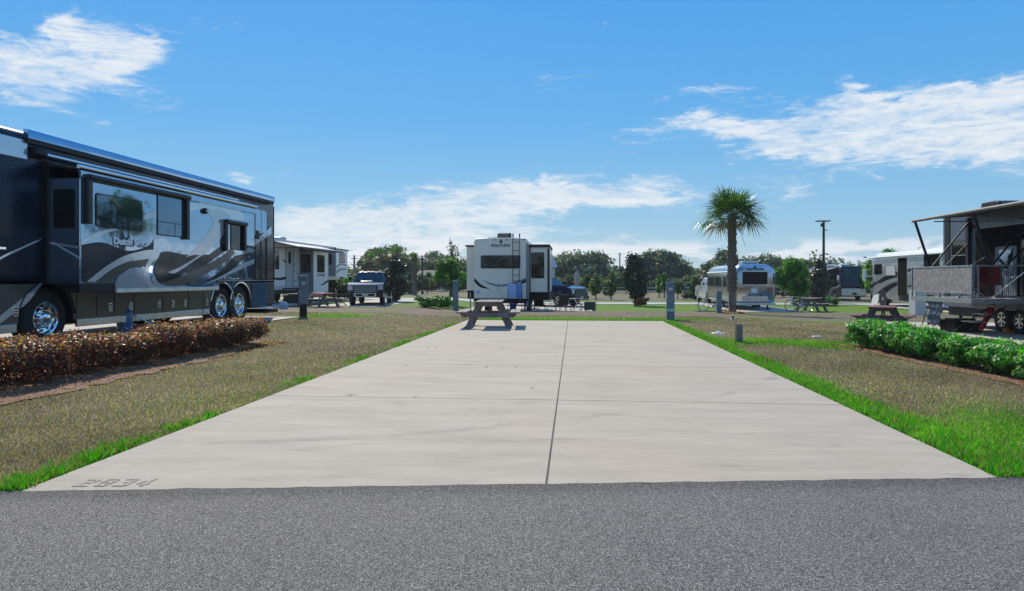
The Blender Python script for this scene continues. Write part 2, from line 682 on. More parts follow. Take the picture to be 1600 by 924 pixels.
def lawn_material():
    m = bpy.data.materials.new('mown dry lawn')
    m.use_nodes = True
    t = NT(m.node_tree)
    p = t.n['Principled BSDF']
    tcn = t.new('ShaderNodeTexCoord')
    ob = tcn.outputs['Object']
    at_ = t.new('ShaderNodeAttribute', attribute_name='green')
    fine = t.noise(ob, 55, 4, .7)
    mid = t.noise(ob, 3.2, 6, .65)
    big = t.noise(ob, .35, 5, .6)
    dry = t.ramp(fine, [(.28, (.06, .045, .032)), (.5, (.19, .143, .105)), (.72, (.40, .315, .25))])
    patch = t.noise(ob, 1.1, 7, .65)
    dry = t.mix(t.math('MULTIPLY', t.smooth(patch, .48, .66), .6), dry, t.mix(1.0, dry, (.62, .66, .52, 1), 'MULTIPLY'))
    dry = t.mix(t.smooth(big, .40, .62), dry, t.mix(1.0, dry, (.75, .95, .65, 1), 'MULTIPLY'))
    grn = t.ramp(fine, [(.28, (.035, .075, .006)), (.5, (.10, .20, .014)), (.75, (.21, .36, .04))])
    gf = t.math('ADD', at_.outputs['Fac'], t.math('MULTIPLY', t.math('SUBTRACT', mid, .5), 1.1))
    gf = t.smooth(gf, .25, .75)
    c = t.mix(gf, dry, grn)
    t.link(c, p.inputs['Base Color'])
    p.inputs['Roughness'].default_value = .9
    p.inputs['Specular IOR Level'].default_value = .15
    b = t.new('ShaderNodeBump')
    b.inputs['Strength'].default_value = .9
    b.inputs['Distance'].default_value = .03
    t.link(fine, b.inputs['Height'])
    t.link(b.outputs[0], p.inputs['Normal'])
    return m


lawn_m = lawn_material()
ground = struct(grid_mesh('ground', axis_pts(-30, 40, .5, 1500), axis_pts(-6, 80, .5, 1500), 0.0, lawn_m))


def concrete_material(name, base, jointed=False):
    m = bpy.data.materials.new(name)
    m.use_nodes = True
    t = NT(m.node_tree)
    p = t.n['Principled BSDF']
    tcn = t.new('ShaderNodeTexCoord')
    ob = tcn.outputs['Object']
    mp = t.new('ShaderNodeMapping')
    t.link(ob, mp.inputs[0])
    mp.inputs['Scale'].default_value = (.55, 2.6, 1)
    sweep = t.noise(mp.outputs[0], 1.3, 8, .65, .3)
    mpb = t.new('ShaderNodeMapping')
    t.link(ob, mpb.inputs[0])
    mpb.inputs['Scale'].default_value = (3, 60, 1)
    broom = t.noise(mpb.outputs[0], 2.0, 4, .6)
    fine = t.noise(ob, 160, 3, .7)
    big = t.noise(ob, .28, 4, .55)
    f = t.math('ADD', t.math('MULTIPLY', sweep, .5), t.math('ADD', t.math('MULTIPLY', fine, .2), t.math('MULTIPLY', broom, .3)))
    d = tuple(c * .80 for c in base)
    l = tuple(c * 1.12 for c in base)
    c = t.ramp(f, [(.36, d), (.64, l)])
    c = t.mix(t.smooth(big, .45, .7), c, t.mix(1.0, c, (1.0, .955, .93, 1), 'MULTIPLY'))
    stain = t.noise(mp.outputs[0], 2.1, 6, .7, .8)
    c = t.mix(t.math('MULTIPLY', t.smooth(stain, .56, .74), .45), c, (.15, .135, .115, 1))
    dirt = t.noise(ob, .9, 9, .72, .4)
    c = t.mix(t.math('MULTIPLY', t.smooth(dirt, .50, .70), .30), c, (.24, .205, .155, 1))
    spots = t.new('ShaderNodeTexVoronoi')
    t.link(ob, spots.inputs['Vector'])
    spots.inputs['Scale'].default_value = 2.6
    sp = t.smooth(spots.outputs['Distance'], .030, .018)
    c = t.mix(t.math('MULTIPLY', sp, .5), c, (.10, .09, .08, 1))
    if jointed:
        # dark tyre arc worn into the surface
        tmap = t.new('ShaderNodeVectorMath', operation='DISTANCE')
        t.link(ob, tmap.inputs[0])
        tmap.inputs[1].default_value = (-4.6, 13.6, 0)
        ring = t.math('ABSOLUTE', t.math('SUBTRACT', tmap.outputs['Value'], 8.3))
        rf = t.math('MULTIPLY', t.smooth(ring, .12, .02), t.smooth(t.noise(ob, 1.3, 4, .6), .40, .62))
        c = t.mix(t.math('MULTIPLY', rf, .38), c, (.15, .14, .13, 1))
    t.link(c, p.inputs['Base Color'])
    p.inputs['Roughness'].default_value = .85
    p.inputs['Specular IOR Level'].default_value = .25
    b = t.new('ShaderNodeBump')
    b.inputs['Strength'].default_value = .25
    b.inputs['Distance'].default_value = .004
    t.link(t.math('ADD', broom, fine), b.inputs['Height'])
    t.link(b.outputs[0], p.inputs['Normal'])
    return m


conc = concrete_material('broomed concrete', (.395, .348, .275), True)
conc2 = concrete_material('pale concrete', (.46, .42, .365))


def road_y(x):
    return 4.575 + .1365 * x


def clipped_sheet(name, x0, x1, y0, y1, off, m, y0f=None):
    xs = np.linspace(x0, x1, max(2, int((x1 - x0) / .5) + 1))
    n = max(2, int((y1 - y0) / .5) + 1)
    vs, fs = [], []
    for j in range(n):
        for x in xs:
            lo = y0f(x) if y0f else y0
            y = lo + (y1 - lo) * j / (n - 1)
            vs.append((x, y, float(g(x, y)) + off))
    k = len(xs)
    for j in range(n - 1):
        for i in range(k - 1):
            fs.append((j * k + i, j * k + i + 1, (j + 1) * k + i + 1, (j + 1) * k + i))
    mb = MB().add(vs, fs)
    return struct(mb.build(name, m))


PX0, PX1, JX = -3.55, 2.91, -0.18
# main pad in slabs with real gaps between them
joints = [None, 7.74, 10.84, 13.94, 17.04, 20.14, 22.75]
slab = MB()
for (xa, xb) in ((PX0, JX - .008), (JX + .008, PX1)):
    for j in range(len(joints) - 1):
        ya = joints[j]
        yb = joints[j + 1] - (.009 if j == 0 else .007)
        lo = [(xa, road_y(xa)), (xb, road_y(xb))] if ya is None else [(xa, ya + .007), (xb, ya + .007)]
        slab.prism([lo[0], lo[1], (xb, yb), (xa, yb)], 'z', -.09, .016)
pad = struct(slab.build('concrete_pad', conc))
gapm = mat('dark joint filler', (.06, .055, .05), .9)
struct(MB().quad((PX0 + .02, road_y(PX0) + .02, .0125), (PX1 - .02, road_y(PX1) + .02, .0125), (PX1 - .02, 22.7, .0125),
                 (PX0 + .02, 22.7, .0125)).build('pad_joint_base', gapm))

clipped_sheet('concrete_pad', -13.4, -8.85, 3.2, 21.4, .022, conc2)
clipped_sheet('concrete_pad', -14.6, -10.6, 36.0, 49.6, .022, conc2)
clipped_sheet('concrete_pad', -20.6, -15.9, 34.5, 49.6, .022, conc2)
clipped_sheet('concrete_pad', -6.4, 1.25, 33.6, 49.6, .022, conc2)
clipped_sheet('concrete_pad', 8.9, 12.9, 38.6, 49.6, .022, conc2)
clipped_sheet('concrete_pad', 20.2, 25.2, 37.5, 49.6, .022, conc2)
clipped_sheet('concrete_pad', 11.3, 17.6, 9.0, 27.5, .022, conc2)
road2 = concrete_material('pale far road', (.40, .40, .395))
sheet = clipped_sheet('road', -60, 90, 49.6, 53.6, .03, road2)


# asphalt road in front
def asphalt_material():
    m = bpy.data.materials.new('asphalt with pale aggregate')
    m.use_nodes = True
    t = NT(m.node_tree)
    p = t.n['Principled BSDF']
    tcn = t.new('ShaderNodeTexCoord')
    ob = tcn.outputs['Object']
    v = t.new('ShaderNodeTexVoronoi')
    t.link(ob, v.inputs['Vector'])
    v.inputs['Scale'].default_value = 190
    v2 = t.new('ShaderNodeTexVoronoi')
    t.link(ob, v2.inputs['Vector'])
    v2.inputs['Scale'].default_value = 340
    sepc = t.new('ShaderNodeSeparateColor')
    t.link(v.outputs['Color'], sepc.inputs[0])
    sepd = t.new('ShaderNodeSeparateColor')
    t.link(v2.outputs['Color'], sepd.inputs[0])
    stone = t.math('ADD', t.math('MULTIPLY', sepc.outputs[0], .6), t.math('MULTIPLY', sepd.outputs[0], .4))
    c = t.ramp(stone, [(.15, (.016, .015, .014)), (.42, (.092, .085, .075)), (.70, (.225, .205, .18)), (.92, (.52, .48, .43))])
    big = t.noise(ob, .8, 5, .6)
    c = t.mix(t.math('MULTIPLY', t.smooth(big, .35, .7), .35), c, t.mix(1.0, c, (.72, .73, .75, 1), 'MULTIPLY'))
    # darker seam close to the concrete
    sepp = t.new('ShaderNodeSeparateXYZ')
    t.link(ob, sepp.inputs[0])
    ed = t.math('SUBTRACT', t.math('ADD', t.math('MULTIPLY', sepp.outputs[0], .1365), 4.575), sepp.outputs[1])
    edn = t.math('ADD', ed, t.math('MULTIPLY', t.noise(ob, 4, 4, .6), .25))
    c = t.mix(t.math('MULTIPLY', t.smooth(edn, .45, .12), .55), c, t.mix(1.0, c, (.42, .42, .42, 1), 'MULTIPLY'))
    t.link(c, p.inputs['Base Color'])
    p.inputs['Roughness'].default_value = .8
    p.inputs['Specular IOR Level'].default_value = .35
    b = t.new('ShaderNodeBump')
    b.inputs['Strength'].default_value = .6
    b.inputs['Distance'].default_value = .006
    t.link(t.math('ADD', v.outputs['Distance'], v2.outputs['Distance']), b.inputs['Height'])
    t.link(b.outputs[0], p.inputs['Normal'])
    return m


xs = np.concatenate([np.linspace(-80, -12, 18), np.linspace(-11.5, 11.5, 320), np.linspace(12, 80, 18)])
vs, fs = [], []
for k, x in enumerate(xs):
    wob = .004 * math.sin(x * 7.1) + .004 * math.sin(x * 17.3 + 1)
    wob += random.uniform(-.006, .008)
    vs += [(x, road_y(x) - 9.5, .008), (x, road_y(x) - .12, .008), (x, road_y(x) + .006 + wob, .0185)]
for i in range(len(xs) - 1):
    fs.append((3 * i, 3 * i + 3, 3 * i + 4, 3 * i + 1))
    fs.append((3 * i + 1, 3 * i + 4, 3 * i + 5, 3 * i + 2))
rd = MB().add(vs, fs).build('road', asphalt_material())
struct(rd)
# the ground near the road must not poke through: lower the band under it
me = ground.data
for v in me.vertices:
    x, y, z = v.co
    if -14 < y < road_y(x) - .3:
        v.co.z = -.05

# the site number sprayed on the slab (worn stencil)
numm = bpy.data.materials.new('worn stencil paint')
numm.use_nodes = True
t_ = NT(numm.node_tree)
tcn = t_.new('ShaderNodeTexCoord')
nz = t_.noise(tcn.outputs['Object'], 38, 4, .7)
t_.link(t_.ramp(nz, [(.38, (.20, .175, .145)), (.58, (.38, .335, .28))]), t_.n['Principled BSDF'].inputs['Base Color'])
t_.n['Principled BSDF'].inputs['Roughness'].default_value = .9
DIG = {  # stencil strokes on a 3 x 5 cell digit (x0,y0,x1,y1) in units of digit width .. 1 x 1.6
    '2': [(0, 1.35, .75, 1.6), (.75, .95, 1, 1.5), (.3, .7, .8, .92), (0, .3, .35, .7), (0, 0, 1, .25)],
    '8': [(.15, 1.37, .85, 1.6), (0, .85, .25, 1.45), (.75, .85, 1, 1.45), (0, .15, .25, .72), (.75, .15, 1, .72), (.15, 0, .85, .22), (.3, .7, .7, .88)],
    '3': [(0, 1.37, .8, 1.6), (.75, .85, 1, 1.5), (.3, .7, .75, .9), (.75, .12, 1, .72), (0, 0, .8, .23)],
    '4': [(.55, 0, .8, .45), (.55, .6, .8, 1.6), (0, .45, 1, .62), (.1, .7, .35, 1.2)],
}
nm = MB()
dw, dh = .092, .17
for k, ch in enumerate('2834'):
    for (a, b, c, d) in DIG[ch]:
        x0 = -3.29 + k * .128
        y0 = 4.215 + k * .014
        p = [(x0 + a * dw, y0 + b * dh / 1.6 + a * dw * .1), (x0 + c * dw, y0 + b * dh / 1.6 + c * dw * .1),
             (x0 + c * dw, y0 + d * dh / 1.6 + c * dw * .1), (x0 + a * dw, y0 + d * dh / 1.6 + a * dw * .1)]
        nm.add([(*q, .0195) for q in p], [(0, 1, 2, 3)])
num = nm.build('site_number_marking', numm)
struct(num)


# ------------------------------------------------------------------ scattered leaf / blade meshes
def scatter_mesh(name, co, faces_per, cols, m, parent=None):
    """co: (N, k, 3) polygons of k corners; cols (N,3)"""
    N, k, _ = co.shape
    me = bpy.data.meshes.new(name)
    me.vertices.add(N * k)
    me.vertices.foreach_set('co', co.reshape(-1).astype(np.float32))
    me.loops.add(N * k)
    me.loops.foreach_set('vertex_index', np.arange(N * k, dtype=np.int32))
    me.polygons.add(N)
    me.polygons.foreach_set('loop_start', np.arange(0, N * k, k, dtype=np.int32))
    me.update(calc_edges=True)
    a = me.color_attributes.new('Col', 'FLOAT_COLOR', 'POINT')
    c4 = np.ones((N, k, 4), np.float32)
    c4[:, :, :3] = cols[:, None, :]
    a.data.foreach_set('color', c4.reshape(-1))
    me.materials.append(m)
    o = bpy.data.objects.new(name, me)
    COL.objects.link(o)
    if parent is not None:
        o.parent = parent
    return o


def pick_cols(n, palette, jitter=.25):
    pal = np.array(palette)
    i = RNG.integers(0, len(pal), n)
    c = pal[i] * (1 + RNG.uniform(-jitter, jitter, (n, 1)))
    return np.clip(c, 0, 1)


def blades(name, X, Y, h, w, cols, m, lean=.5):
    n = len(X)
    Z = g(X, Y)
    a = RNG.uniform(0, 2 * PI, n)
    dx, dy = np.cos(a) * w / 2, np.sin(a) * w / 2
    la = RNG.uniform(0, 2 * PI, n)
    ll = h * lean * RNG.uniform(.2, 1.2, n)
    co = np.zeros((n, 3, 3))
    co[:, 0] = np.stack([X - dx, Y - dy, Z - .004], -1)
    co[:, 1] = np.stack([X + dx, Y + dy, Z - .004], -1)
    co[:, 2] = np.stack([X + np.cos(la) * ll, Y + np.sin(la) * ll, Z + h], -1)
    return scatter_mesh(name, co, 3, cols, m)


grass_m = leaf_mat('grass blades', 1.0, .35, .6, .25)


def in_lawn(X, Y):
    ok = Y > road_y(X) + .03
    ok &= ~((X > PX0 - .03) & (X < PX1 + .03) & (Y < 22.8))
    ok &= ~((X > -13.4) & (X < -8.75) & (Y > 3.2) & (Y < 22.3))
    ok &= ~((X > 11.3) & (X < 17.6) & (Y < 27.5) & (Y > 9))
    ok &= ~((X > -7.3) & (X < -5.95) & (Y < 13.9))
    ok &= ~((np.abs(X - 6.42 - .085 * (15.2 - Y)) < .62) & (Y > 6.8) & (Y < 15.5))
    return ok


def frustum_pts(n, d0, d1, power=1.0):
    """points in view with a density that falls off with distance"""
    t = RNG.random(n)
    d = d0 * (d1 / d0) ** t
    u = RNG.uniform(-1.08, 1.08, n)
    return d * (u * cs - sn), d * (cs + u * sn), d


X, Y, D = frustum_pts(700000, 3.2, 26)
k = in_lawn(X, Y)
X, Y, D = X[k], Y[k], D[k]
gr = greenness(X, Y) + RNG.normal(0, .18, len(X))
low = np.sin(X * 1.3 + 1) * np.cos(Y * .9) * .15 + np.sin(X * 3.1 - Y * 2.3) * .12
isg = gr + low > .52
cd_ = pick_cols(len(X), [(.27, .205, .15), (.20, .152, .105), (.35, .275, .215), (.15, .13, .075), (.24, .187, .135), (.46, .38, .31)], .3)
cg_ = pick_cols(len(X), [(.09, .28, .010), (.13, .36, .015), (.06, .19, .01), (.20, .36, .04)], .25)
cols = np.where(isg[:, None], cg_, cd_)
tone_ = 1 + .16 * np.sin(X * .8 + 1.3 * np.sin(Y * .6)) + .12 * np.sin(Y * 1.7 + X * 1.1) + .10 * np.sin(X * 4.3 - Y * 2.9)
cols = np.clip(cols * tone_[:, None], 0, .8)
h = RNG.uniform(.010, .030, len(X)) * (1 + .5 * isg)
w = .004 + .0011 * D
lawn = blades('lawn_grass', X, Y, h, w, cols, grass_m, .9)
struct(lawn, 'stuff')

# long bright green edge grass
EX, EY = [], []
n = 34000
y = RNG.uniform(4.0, 22, n)
x = PX0 - .03 - np.abs(RNG.normal(0, .11, n))
keep = (RNG.random(n) < np.where(y < 5.4, 1.0, np.where(np.sin(y * 2.3) + np.sin(y * 5.1) * .5 > .45, .42, .03)))
EX.append(x[keep]); EY.append(y[keep])
y = RNG.uniform(4.9, 22.6, n)
x = PX1 + .02 + np.abs(RNG.normal(0, .15, n)) * np.where(y < 9, 1.5, 1)
keep = RNG.random(n) < np.where(y < 13, .9, .5)
EX.append(x[keep]); EY.append(y[keep])
x = RNG.uniform(-7.5, PX0, 9000)
y = road_y(x) + .02 + np.abs(RNG.normal(0, .13, 9000))
EX.append(x); EY.append(y)
x = RNG.uniform(PX1, 7.5, 17000)
y = road_y(x) + .02 + np.abs(RNG.normal(0, .38, 17000))
EX.append(x); EY.append(y)
x = RNG.uniform(PX0 + .2, PX1, 6000)
EX.append(x); EY.append(22.78 + np.abs(RNG.normal(0, .25, 6000)))
X, Y = np.concatenate(EX), np.concatenate(EY)
cl_ = np.sin(X * 9.1 + 2 * np.sin(Y * 3.3)) + np.sin(Y * 7.7 + 1.7 * np.sin(X * 5.1)) + .7 * np.sin(Y * 19 + X * 13)
k = (Y > road_y(X) + .01) & (cl_ > RNG.normal(-.35, .7, len(X)))
X, Y = X[k], Y[k]
D = np.hypot(X, Y)
cols = pick_cols(len(X), [(.045, .30, .006), (.07, .40, .010), (.03, .19, .006), (.11, .38, .015), (.20, .26, .05), (.24, .21, .11)], .25)
edge = blades('edge_grass', X, Y, RNG.uniform(.018, .085, len(X)) * np.where(D < 8, 1.0, .7), .006 + .0012 * D, cols, grass_m, .8)
struct(edge, 'stuff')

# dark soil line between lawn and slab edge
soil = mat('dark soil', (.035, .03, .022), .95, var=.3, vscale=20, bump=.5)
struct(MB().add([(PX0 - .05, 4.15, .003), (PX0 + .01, 4.15, .003), (PX0 + .01, 22.7, .003), (PX0 - .05, 22.7, .003)], [(0, 1, 2, 3)])
       .build('soil_strip', soil))


# ------------------------------------------------------------------ foliage
def leaves(name, centres, radii, n, size, palette, m, parent=None, shell=.55, aspect=1.7, jitter=.3, zmin=None, flat=1.0, fuzz=.07):
    """leaf-sized diamonds spread through ellipsoid clumps"""
    C = np.array(centres, float)
    Rd = np.array(radii, float)
    if Rd.ndim == 1:
        Rd = np.stack([Rd, Rd, Rd * flat], -1)
    wgt = Rd.prod(1) ** (2 / 3)
    wgt /= wgt.sum()
    i = RNG.choice(len(C), n, p=wgt)
    dr = RNG.normal(size=(n, 3))
    dr /= np.linalg.norm(dr, axis=1)[:, None]
    rr = shell + (1 - shell) * RNG.random(n) ** .6
    rr *= 1 + RNG.normal(0, fuzz, n)
    P = C[i] + dr * rr[:, None] * Rd[i]
    if zmin is not None:
        k = P[:, 2] > zmin
        P, dr, i = P[k], dr[k], i[k]
        n = len(P)
    nrm = dr + RNG.normal(0, .8, (n, 3)) + np.array([0, 0, .35])
    nrm /= np.linalg.norm(nrm, axis=1)[:, None]
    a = np.cross(nrm, RNG.normal(size=(n, 3)))
    a /= np.linalg.norm(a, axis=1)[:, None]
    b = np.cross(nrm, a)
    s = size * RNG.uniform(.6, 1.35, n)[:, None]
    co = np.zeros((n, 4, 3))
    co[:, 0] = P - a * s * aspect / 2
    co[:, 1] = P + b * s / 2
    co[:, 2] = P + a * s * aspect / 2
    co[:, 3] = P - b * s / 2
    tone = RNG.uniform(.75, 1.25, len(C))[i]
    cols = pick_cols(n, palette, jitter) * tone[:, None]
    return scatter_mesh(name, co, 4, np.clip(cols, 0, 1), m, parent)


leaf_m = leaf_mat('tree leaves', 1.05, .36, .55, .3)
waxy_m = leaf_mat('waxy leaves', 1.0, .18, .42, .5)
hedge_m = leaf_mat('hedge leaves', 1.15, .42, .42, .45)
PAL = dict(
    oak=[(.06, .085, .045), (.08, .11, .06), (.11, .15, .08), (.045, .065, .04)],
    far=[(.085, .12, .085), (.11, .15, .105), (.065, .095, .07)],  # paler, bluer greens: distance haze put into the leaf colour
    bright=[(.06, .17, .03), (.10, .24, .04), (.045, .12, .02), (.13, .28, .05)],
    young=[(.07, .13, .04), (.10, .17, .05), (.05, .09, .03)],
    mag=[(.025, .045, .018), (.04, .06, .026), (.055, .075, .038), (.12, .09, .055)],
    copper=[(.16, .03, .02), (.50, .20, .05), (.40, .13, .06), (.30, .05, .04), (.09, .015, .018), (.28, .09, .03), (.05, .015, .015), (.20, .13, .04), (.12, .10, .045), (.36, .20, .09), (.10, .03, .025)],
    hedge=[(.03, .20, .012), (.05, .30, .02), (.02, .12, .01), (.09, .38, .03)],
)


def branchy(base, top, r, crown_c, nb=6):
    mb = MB()
    b, t = Vector(base), Vector(top)
    mid = b.lerp(t, .5) + Vector((random.uniform(-.06, .06), random.uniform(-.06, .06), 0)) * (t - b).length * .4
    mb.tube([b - Vector((0, 0, .1)), b + Vector((0, 0, .05)), mid, t], [r * 1.5, r * 1.1, r * .85, r * .6], 8)
    for k in range(min(nb, len(crown_c))):
        c = Vector(crown_c[k])
        st = mid.lerp(t, random.uniform(.2, 1))
        m2 = st.lerp(c, .5) + Vector((0, 0, -.05 * (c - st).length))
        mb.tube([st, m2, c], [r * .5, r * .34, r * .12], 6)
    return mb


def tree(name, label, px, d, top_py, w_px, base_z=None, pal='oak', form='round', n=3000, leaf=None, crown_low=.25, group=None, trunk_r=None, cat='tree',
         clumps=14, seed=None, m=None, density=1.0, depth=.8):
    if seed is not None:
        random.seed(seed)
    X0, Y0 = at(px, d)
    z0 = float(g(X0, Y0)) if base_z is None else base_z
    H = hz(top_py, d) - z0
    Wd = w_px * d / 1067.0
    root = thing(name, label, cat, (X0, Y0, z0), 0, group)
    cc, rr = [], []
    for k in range(clumps):
        if form == 'cone':
            t = (k + .5) / clumps
            rad = Wd / 2 * math.sin(PI * min(1, t * .84 + .13)) ** .7 + .03 * Wd
            a = random.uniform(0, 2 * PI)
            q = rad * random.uniform(.15, .62)
            cc.append((q * math.cos(a), q * math.sin(a), H * (crown_low + (1 - crown_low) * t * .94)))
            rr.append((rad * random.uniform(.45, .72), rad * random.uniform(.45, .72), H * (1 - crown_low) / clumps * random.uniform(1.2, 2.1)))
        elif form == 'wide':
            a = random.uniform(0, 2 * PI)
            q = Wd / 2 * math.sqrt(random.random()) * .80
            zz = H * (crown_low + (1 - crown_low) * random.uniform(.18, .86) * math.sqrt(max(.15, 1 - (q / (Wd / 2)) ** 2)))
            cr = Wd * random.uniform(.09, .19)
            cc.append((q * math.cos(a), q * math.sin(a) * depth, zz))
            rr.append((cr, cr, cr * .62))
        else:
            a = random.uniform(0, 2 * PI)
            b = random.uniform(-1, 1)
            q = math.sqrt(1 - b * b) * random.uniform(.35, .85)
            hc = H * (crown_low + 1) / 2
            hh = H * (1 - crown_low) / 2
            cr = random.uniform(.14, .36)
            cc.append((q * math.cos(a) * Wd / 2, q * math.sin(a) * Wd / 2 * depth, hc + hh * b * .68))
            rr.append((cr * Wd / 2, cr * Wd / 2, cr * hh))
    if leaf is None:
        leaf = max(.05, 2.1 * d / 1067 * 1.2)
    leaves('crown', cc, rr, int(n * density), leaf, PAL[pal], m or leaf_m, root, shell=.30, fuzz=.17)
    tr = trunk_r or max(.04, H * .022)
    branchy((0, 0, 0), (0, 0, H * (crown_low + .45)), tr, cc, 8).build('trunk', M['bark'], root, smooth=60)
    return root


def shrub(name, label, X0, Y0, wx, wy, H, n, leaf, pal, m, cat='shrub', group=None, stems=6, low=.22, rz=0.0):
    z0 = float(g(X0, Y0))
    root = thing(name, label, cat, (X0, Y0, z0), rz, group)
    cc, rr = [], []
    for k in range(16):
        cc.append((random.uniform(-.38, .38) * wx, random.uniform(-.34, .34) * wy, H * random.uniform(low + .16, .80)))
        q = random.uniform(.15, .25)
        rr.append((q * wx * .95, q * wy * 1.05, q * H * .95))
    for k in range(9):      # spiky upright shoots breaking the outline
        x, y = random.uniform(-.45, .45) * wx, random.uniform(-.4, .4) * wy
        cc.append((x, y, H * random.uniform(.86, 1.0)))
        rr.append((.045, .045, .085))
    leaves('foliage', cc, rr, n, leaf, PAL[pal], m, root, shell=.2, zmin=H * .10)
    mb = MB()
    for k in range(stems):
        x, y = random.uniform(-.25, .25) * wx, random.uniform(-.2, .2) * wy
        c = cc[k]
        mb.tube([(x, y, -.03), (x * 1.2, y * 1.2, H * .25), c], [.014, .010, .004], 5)
        c = cc[k + 6]
        mb.tube([(x * 1.1, y * 1.1, H * .15), c], [.009, .003], 5)
    mb.build('stems', M['bark'], root)
    return root


def box_shrub(name, label, X0, Y0, wx, wy, H, n, leaf, m, p, pal_low, pal_top, top_mix, group, lump=.07, cat='shrub'):
    """clipped shrub: leaves crowd the skin of a rounded box; new growth of another colour on its top"""
    z0 = float(g(X0, Y0))
    root = thing(name, label, cat, (X0, Y0, z0), 0, group)
    v = RNG.normal(size=(n, 3))
    v /= np.linalg.norm(v, axis=1)[:, None]
    t = (np.abs(v) ** p).sum(1) ** (-1 / p)
    ph = RNG.uniform(0, 6, 6)
    lm = 1 + lump * (np.sin(v[:, 0] * 5 + ph[0]) * np.cos(v[:, 1] * 5 + ph[1]) + .7 * np.sin(v[:, 2] * 7 + v[:, 0] * 6 + ph[2]) + .5 * np.sin(v[:, 1] * 11 + ph[3]))
    r = (.50 + .50 * RNG.random(n) ** .45) * lm + RNG.normal(0, .02, n)
    P = v * (t * r)[:, None] * np.array([wx / 2, wy / 2, H * .46])
    P[:, 2] += H * .56
    sp = RNG.random(n) < .035           # shoots that stick out of the clipped top
    P[sp, 2] += RNG.uniform(.02, .10, sp.sum())
    zr = P[:, 2] / H
    keep = (P[:, 2] > .03) & ((zr > .36) | (RNG.random(n) < .12 + .9 * zr))
    P, zr, v = P[keep], zr[keep], v[keep]
    n = len(P)
    nrm = v + RNG.normal(0, .75, (n, 3)) + np.array([0, 0, .4])
    nrm /= np.linalg.norm(nrm, axis=1)[:, None]
    a = np.cross(nrm, RNG.normal(size=(n, 3)))
    a /= np.linalg.norm(a, axis=1)[:, None]
    b = np.cross(nrm, a)
    s = leaf * RNG.uniform(.5, 1.45, n)[:, None]
    co = np.zeros((n, 4, 3))
    co[:, 0] = P - a * s * .85
    co[:, 1] = P + b * s * .45 - nrm * s * .12
    co[:, 2] = P + a * s * .85
    co[:, 3] = P - b * s * .45 - nrm * s * .12
    cl_ = pick_cols(n, pal_low, .35)
    ct_ = pick_cols(n, pal_top, .3)
    top = RNG.random(n) < top_mix * np.clip((zr - .55) / .35, 0, 1) + .04
    cols = np.where(top[:, None], ct_, cl_)
    scatter_mesh('foliage', co, 4, np.clip(cols, 0, 1), m, root)
    mb = MB()
    for k in range(9):
        x, y = random.uniform(-.28, .28) * wx, random.uniform(-.42, .42) * wy
        x2, y2 = x + random.uniform(-.08, .08), y + random.uniform(-.12, .12)
        mb.tube([(x * .7, y * .8, -.03), (x, y, H * .25), (x2, y2, H * .8)], [.012, .009, .003], 5)
        mb.tube([(x * .9, y, H * .18), (x2 * 1.3, y2 + random.uniform(-.15, .15), H * .6)], [.007, .002], 5)
    mb.build('stems', M['bark'], root)
    return root


# mulch beds under the hedges
def mulch_material():
    m = bpy.data.materials.new('pine straw mulch')
    m.use_nodes = True
    t = NT(m.node_tree)
    p = t.n['Principled BSDF']
    tcn = t.new('ShaderNodeTexCoord')
    f = t.noise(tcn.outputs['Object'], 45, 5, .7)
    b_ = t.noise(tcn.outputs['Object'], 3, 4, .6)
    c = t.ramp(f, [(.3, (.06, .028, .014)), (.5, (.20, .095, .05)), (.7, (.40, .25, .17))])
    c = t.mix(t.smooth(b_, .5, .7), c, t.mix(1.0, c, (1.3, 1.4, 1.5, 1), 'MULTIPLY'))
    t.link(c, p.inputs['Base Color'])
    p.inputs['Roughness'].default_value = .9
    b = t.new('ShaderNodeBump')
    b.inputs['Distance'].default_value = .02
    t.link(f, b.inputs['Height'])
    t.link(b.outputs[0], p.inputs['Normal'])
    return m


mulch_m = mulch_material()


def bed(x0, x1, y0, y1, seed):
    random.seed(seed)
    n = 60
    left, right = [], []
    for i in range(n):
        y = y0 + (y1 - y0) * i / (n - 1)
        taper = min(1, 3.0 * min(i, n - 1 - i) / n + .25)
        w = (x1 - x0) / 2 * taper
        xc = (x0 + x1) / 2 + (.085 * (15.2 - y) - .1 if x0 > 0 else 0)
        left.append((xc - w + random.uniform(-.05, .05), y))
        right.append((xc + w + random.uniform(-.07, .07), y))
    vs = [(x, y, float(g(x, y)) + .014) for p, q in zip(left, right) for (x, y) in (p, ((p[0] + q[0]) / 2, p[1]), q)]
    fs = []
    for i in range(n - 1):
        for k in (0, 1):
            fs.append((3 * i + k, 3 * i + k + 1, 3 * i + 4 + k, 3 * i + 3 + k))
    struct(MB().add(vs, fs).build('mulch_bed', mulch_m))
    N = 16000
    Y = RNG.uniform(y0, y1, N)
    X = RNG.uniform(x0, x1, N) + (.085 * (15.2 - Y) - .1 if x0 > 0 else 0)
    c = pick_cols(N, [(.28, .13, .06), (.42, .25, .15), (.14, .06, .03), (.50, .36, .27), (.10, .045, .03)], .3)
    o = blades('mulch_straw', X, Y, RNG.uniform(.01, .03, N), np.full(N, .05), c, grass_m, 2.5)
    struct(o, 'stuff')


bed(-7.35, -5.95, 3.0, 13.9, 3)
bed(5.75, 7.3, 6.6, 15.8, 4)

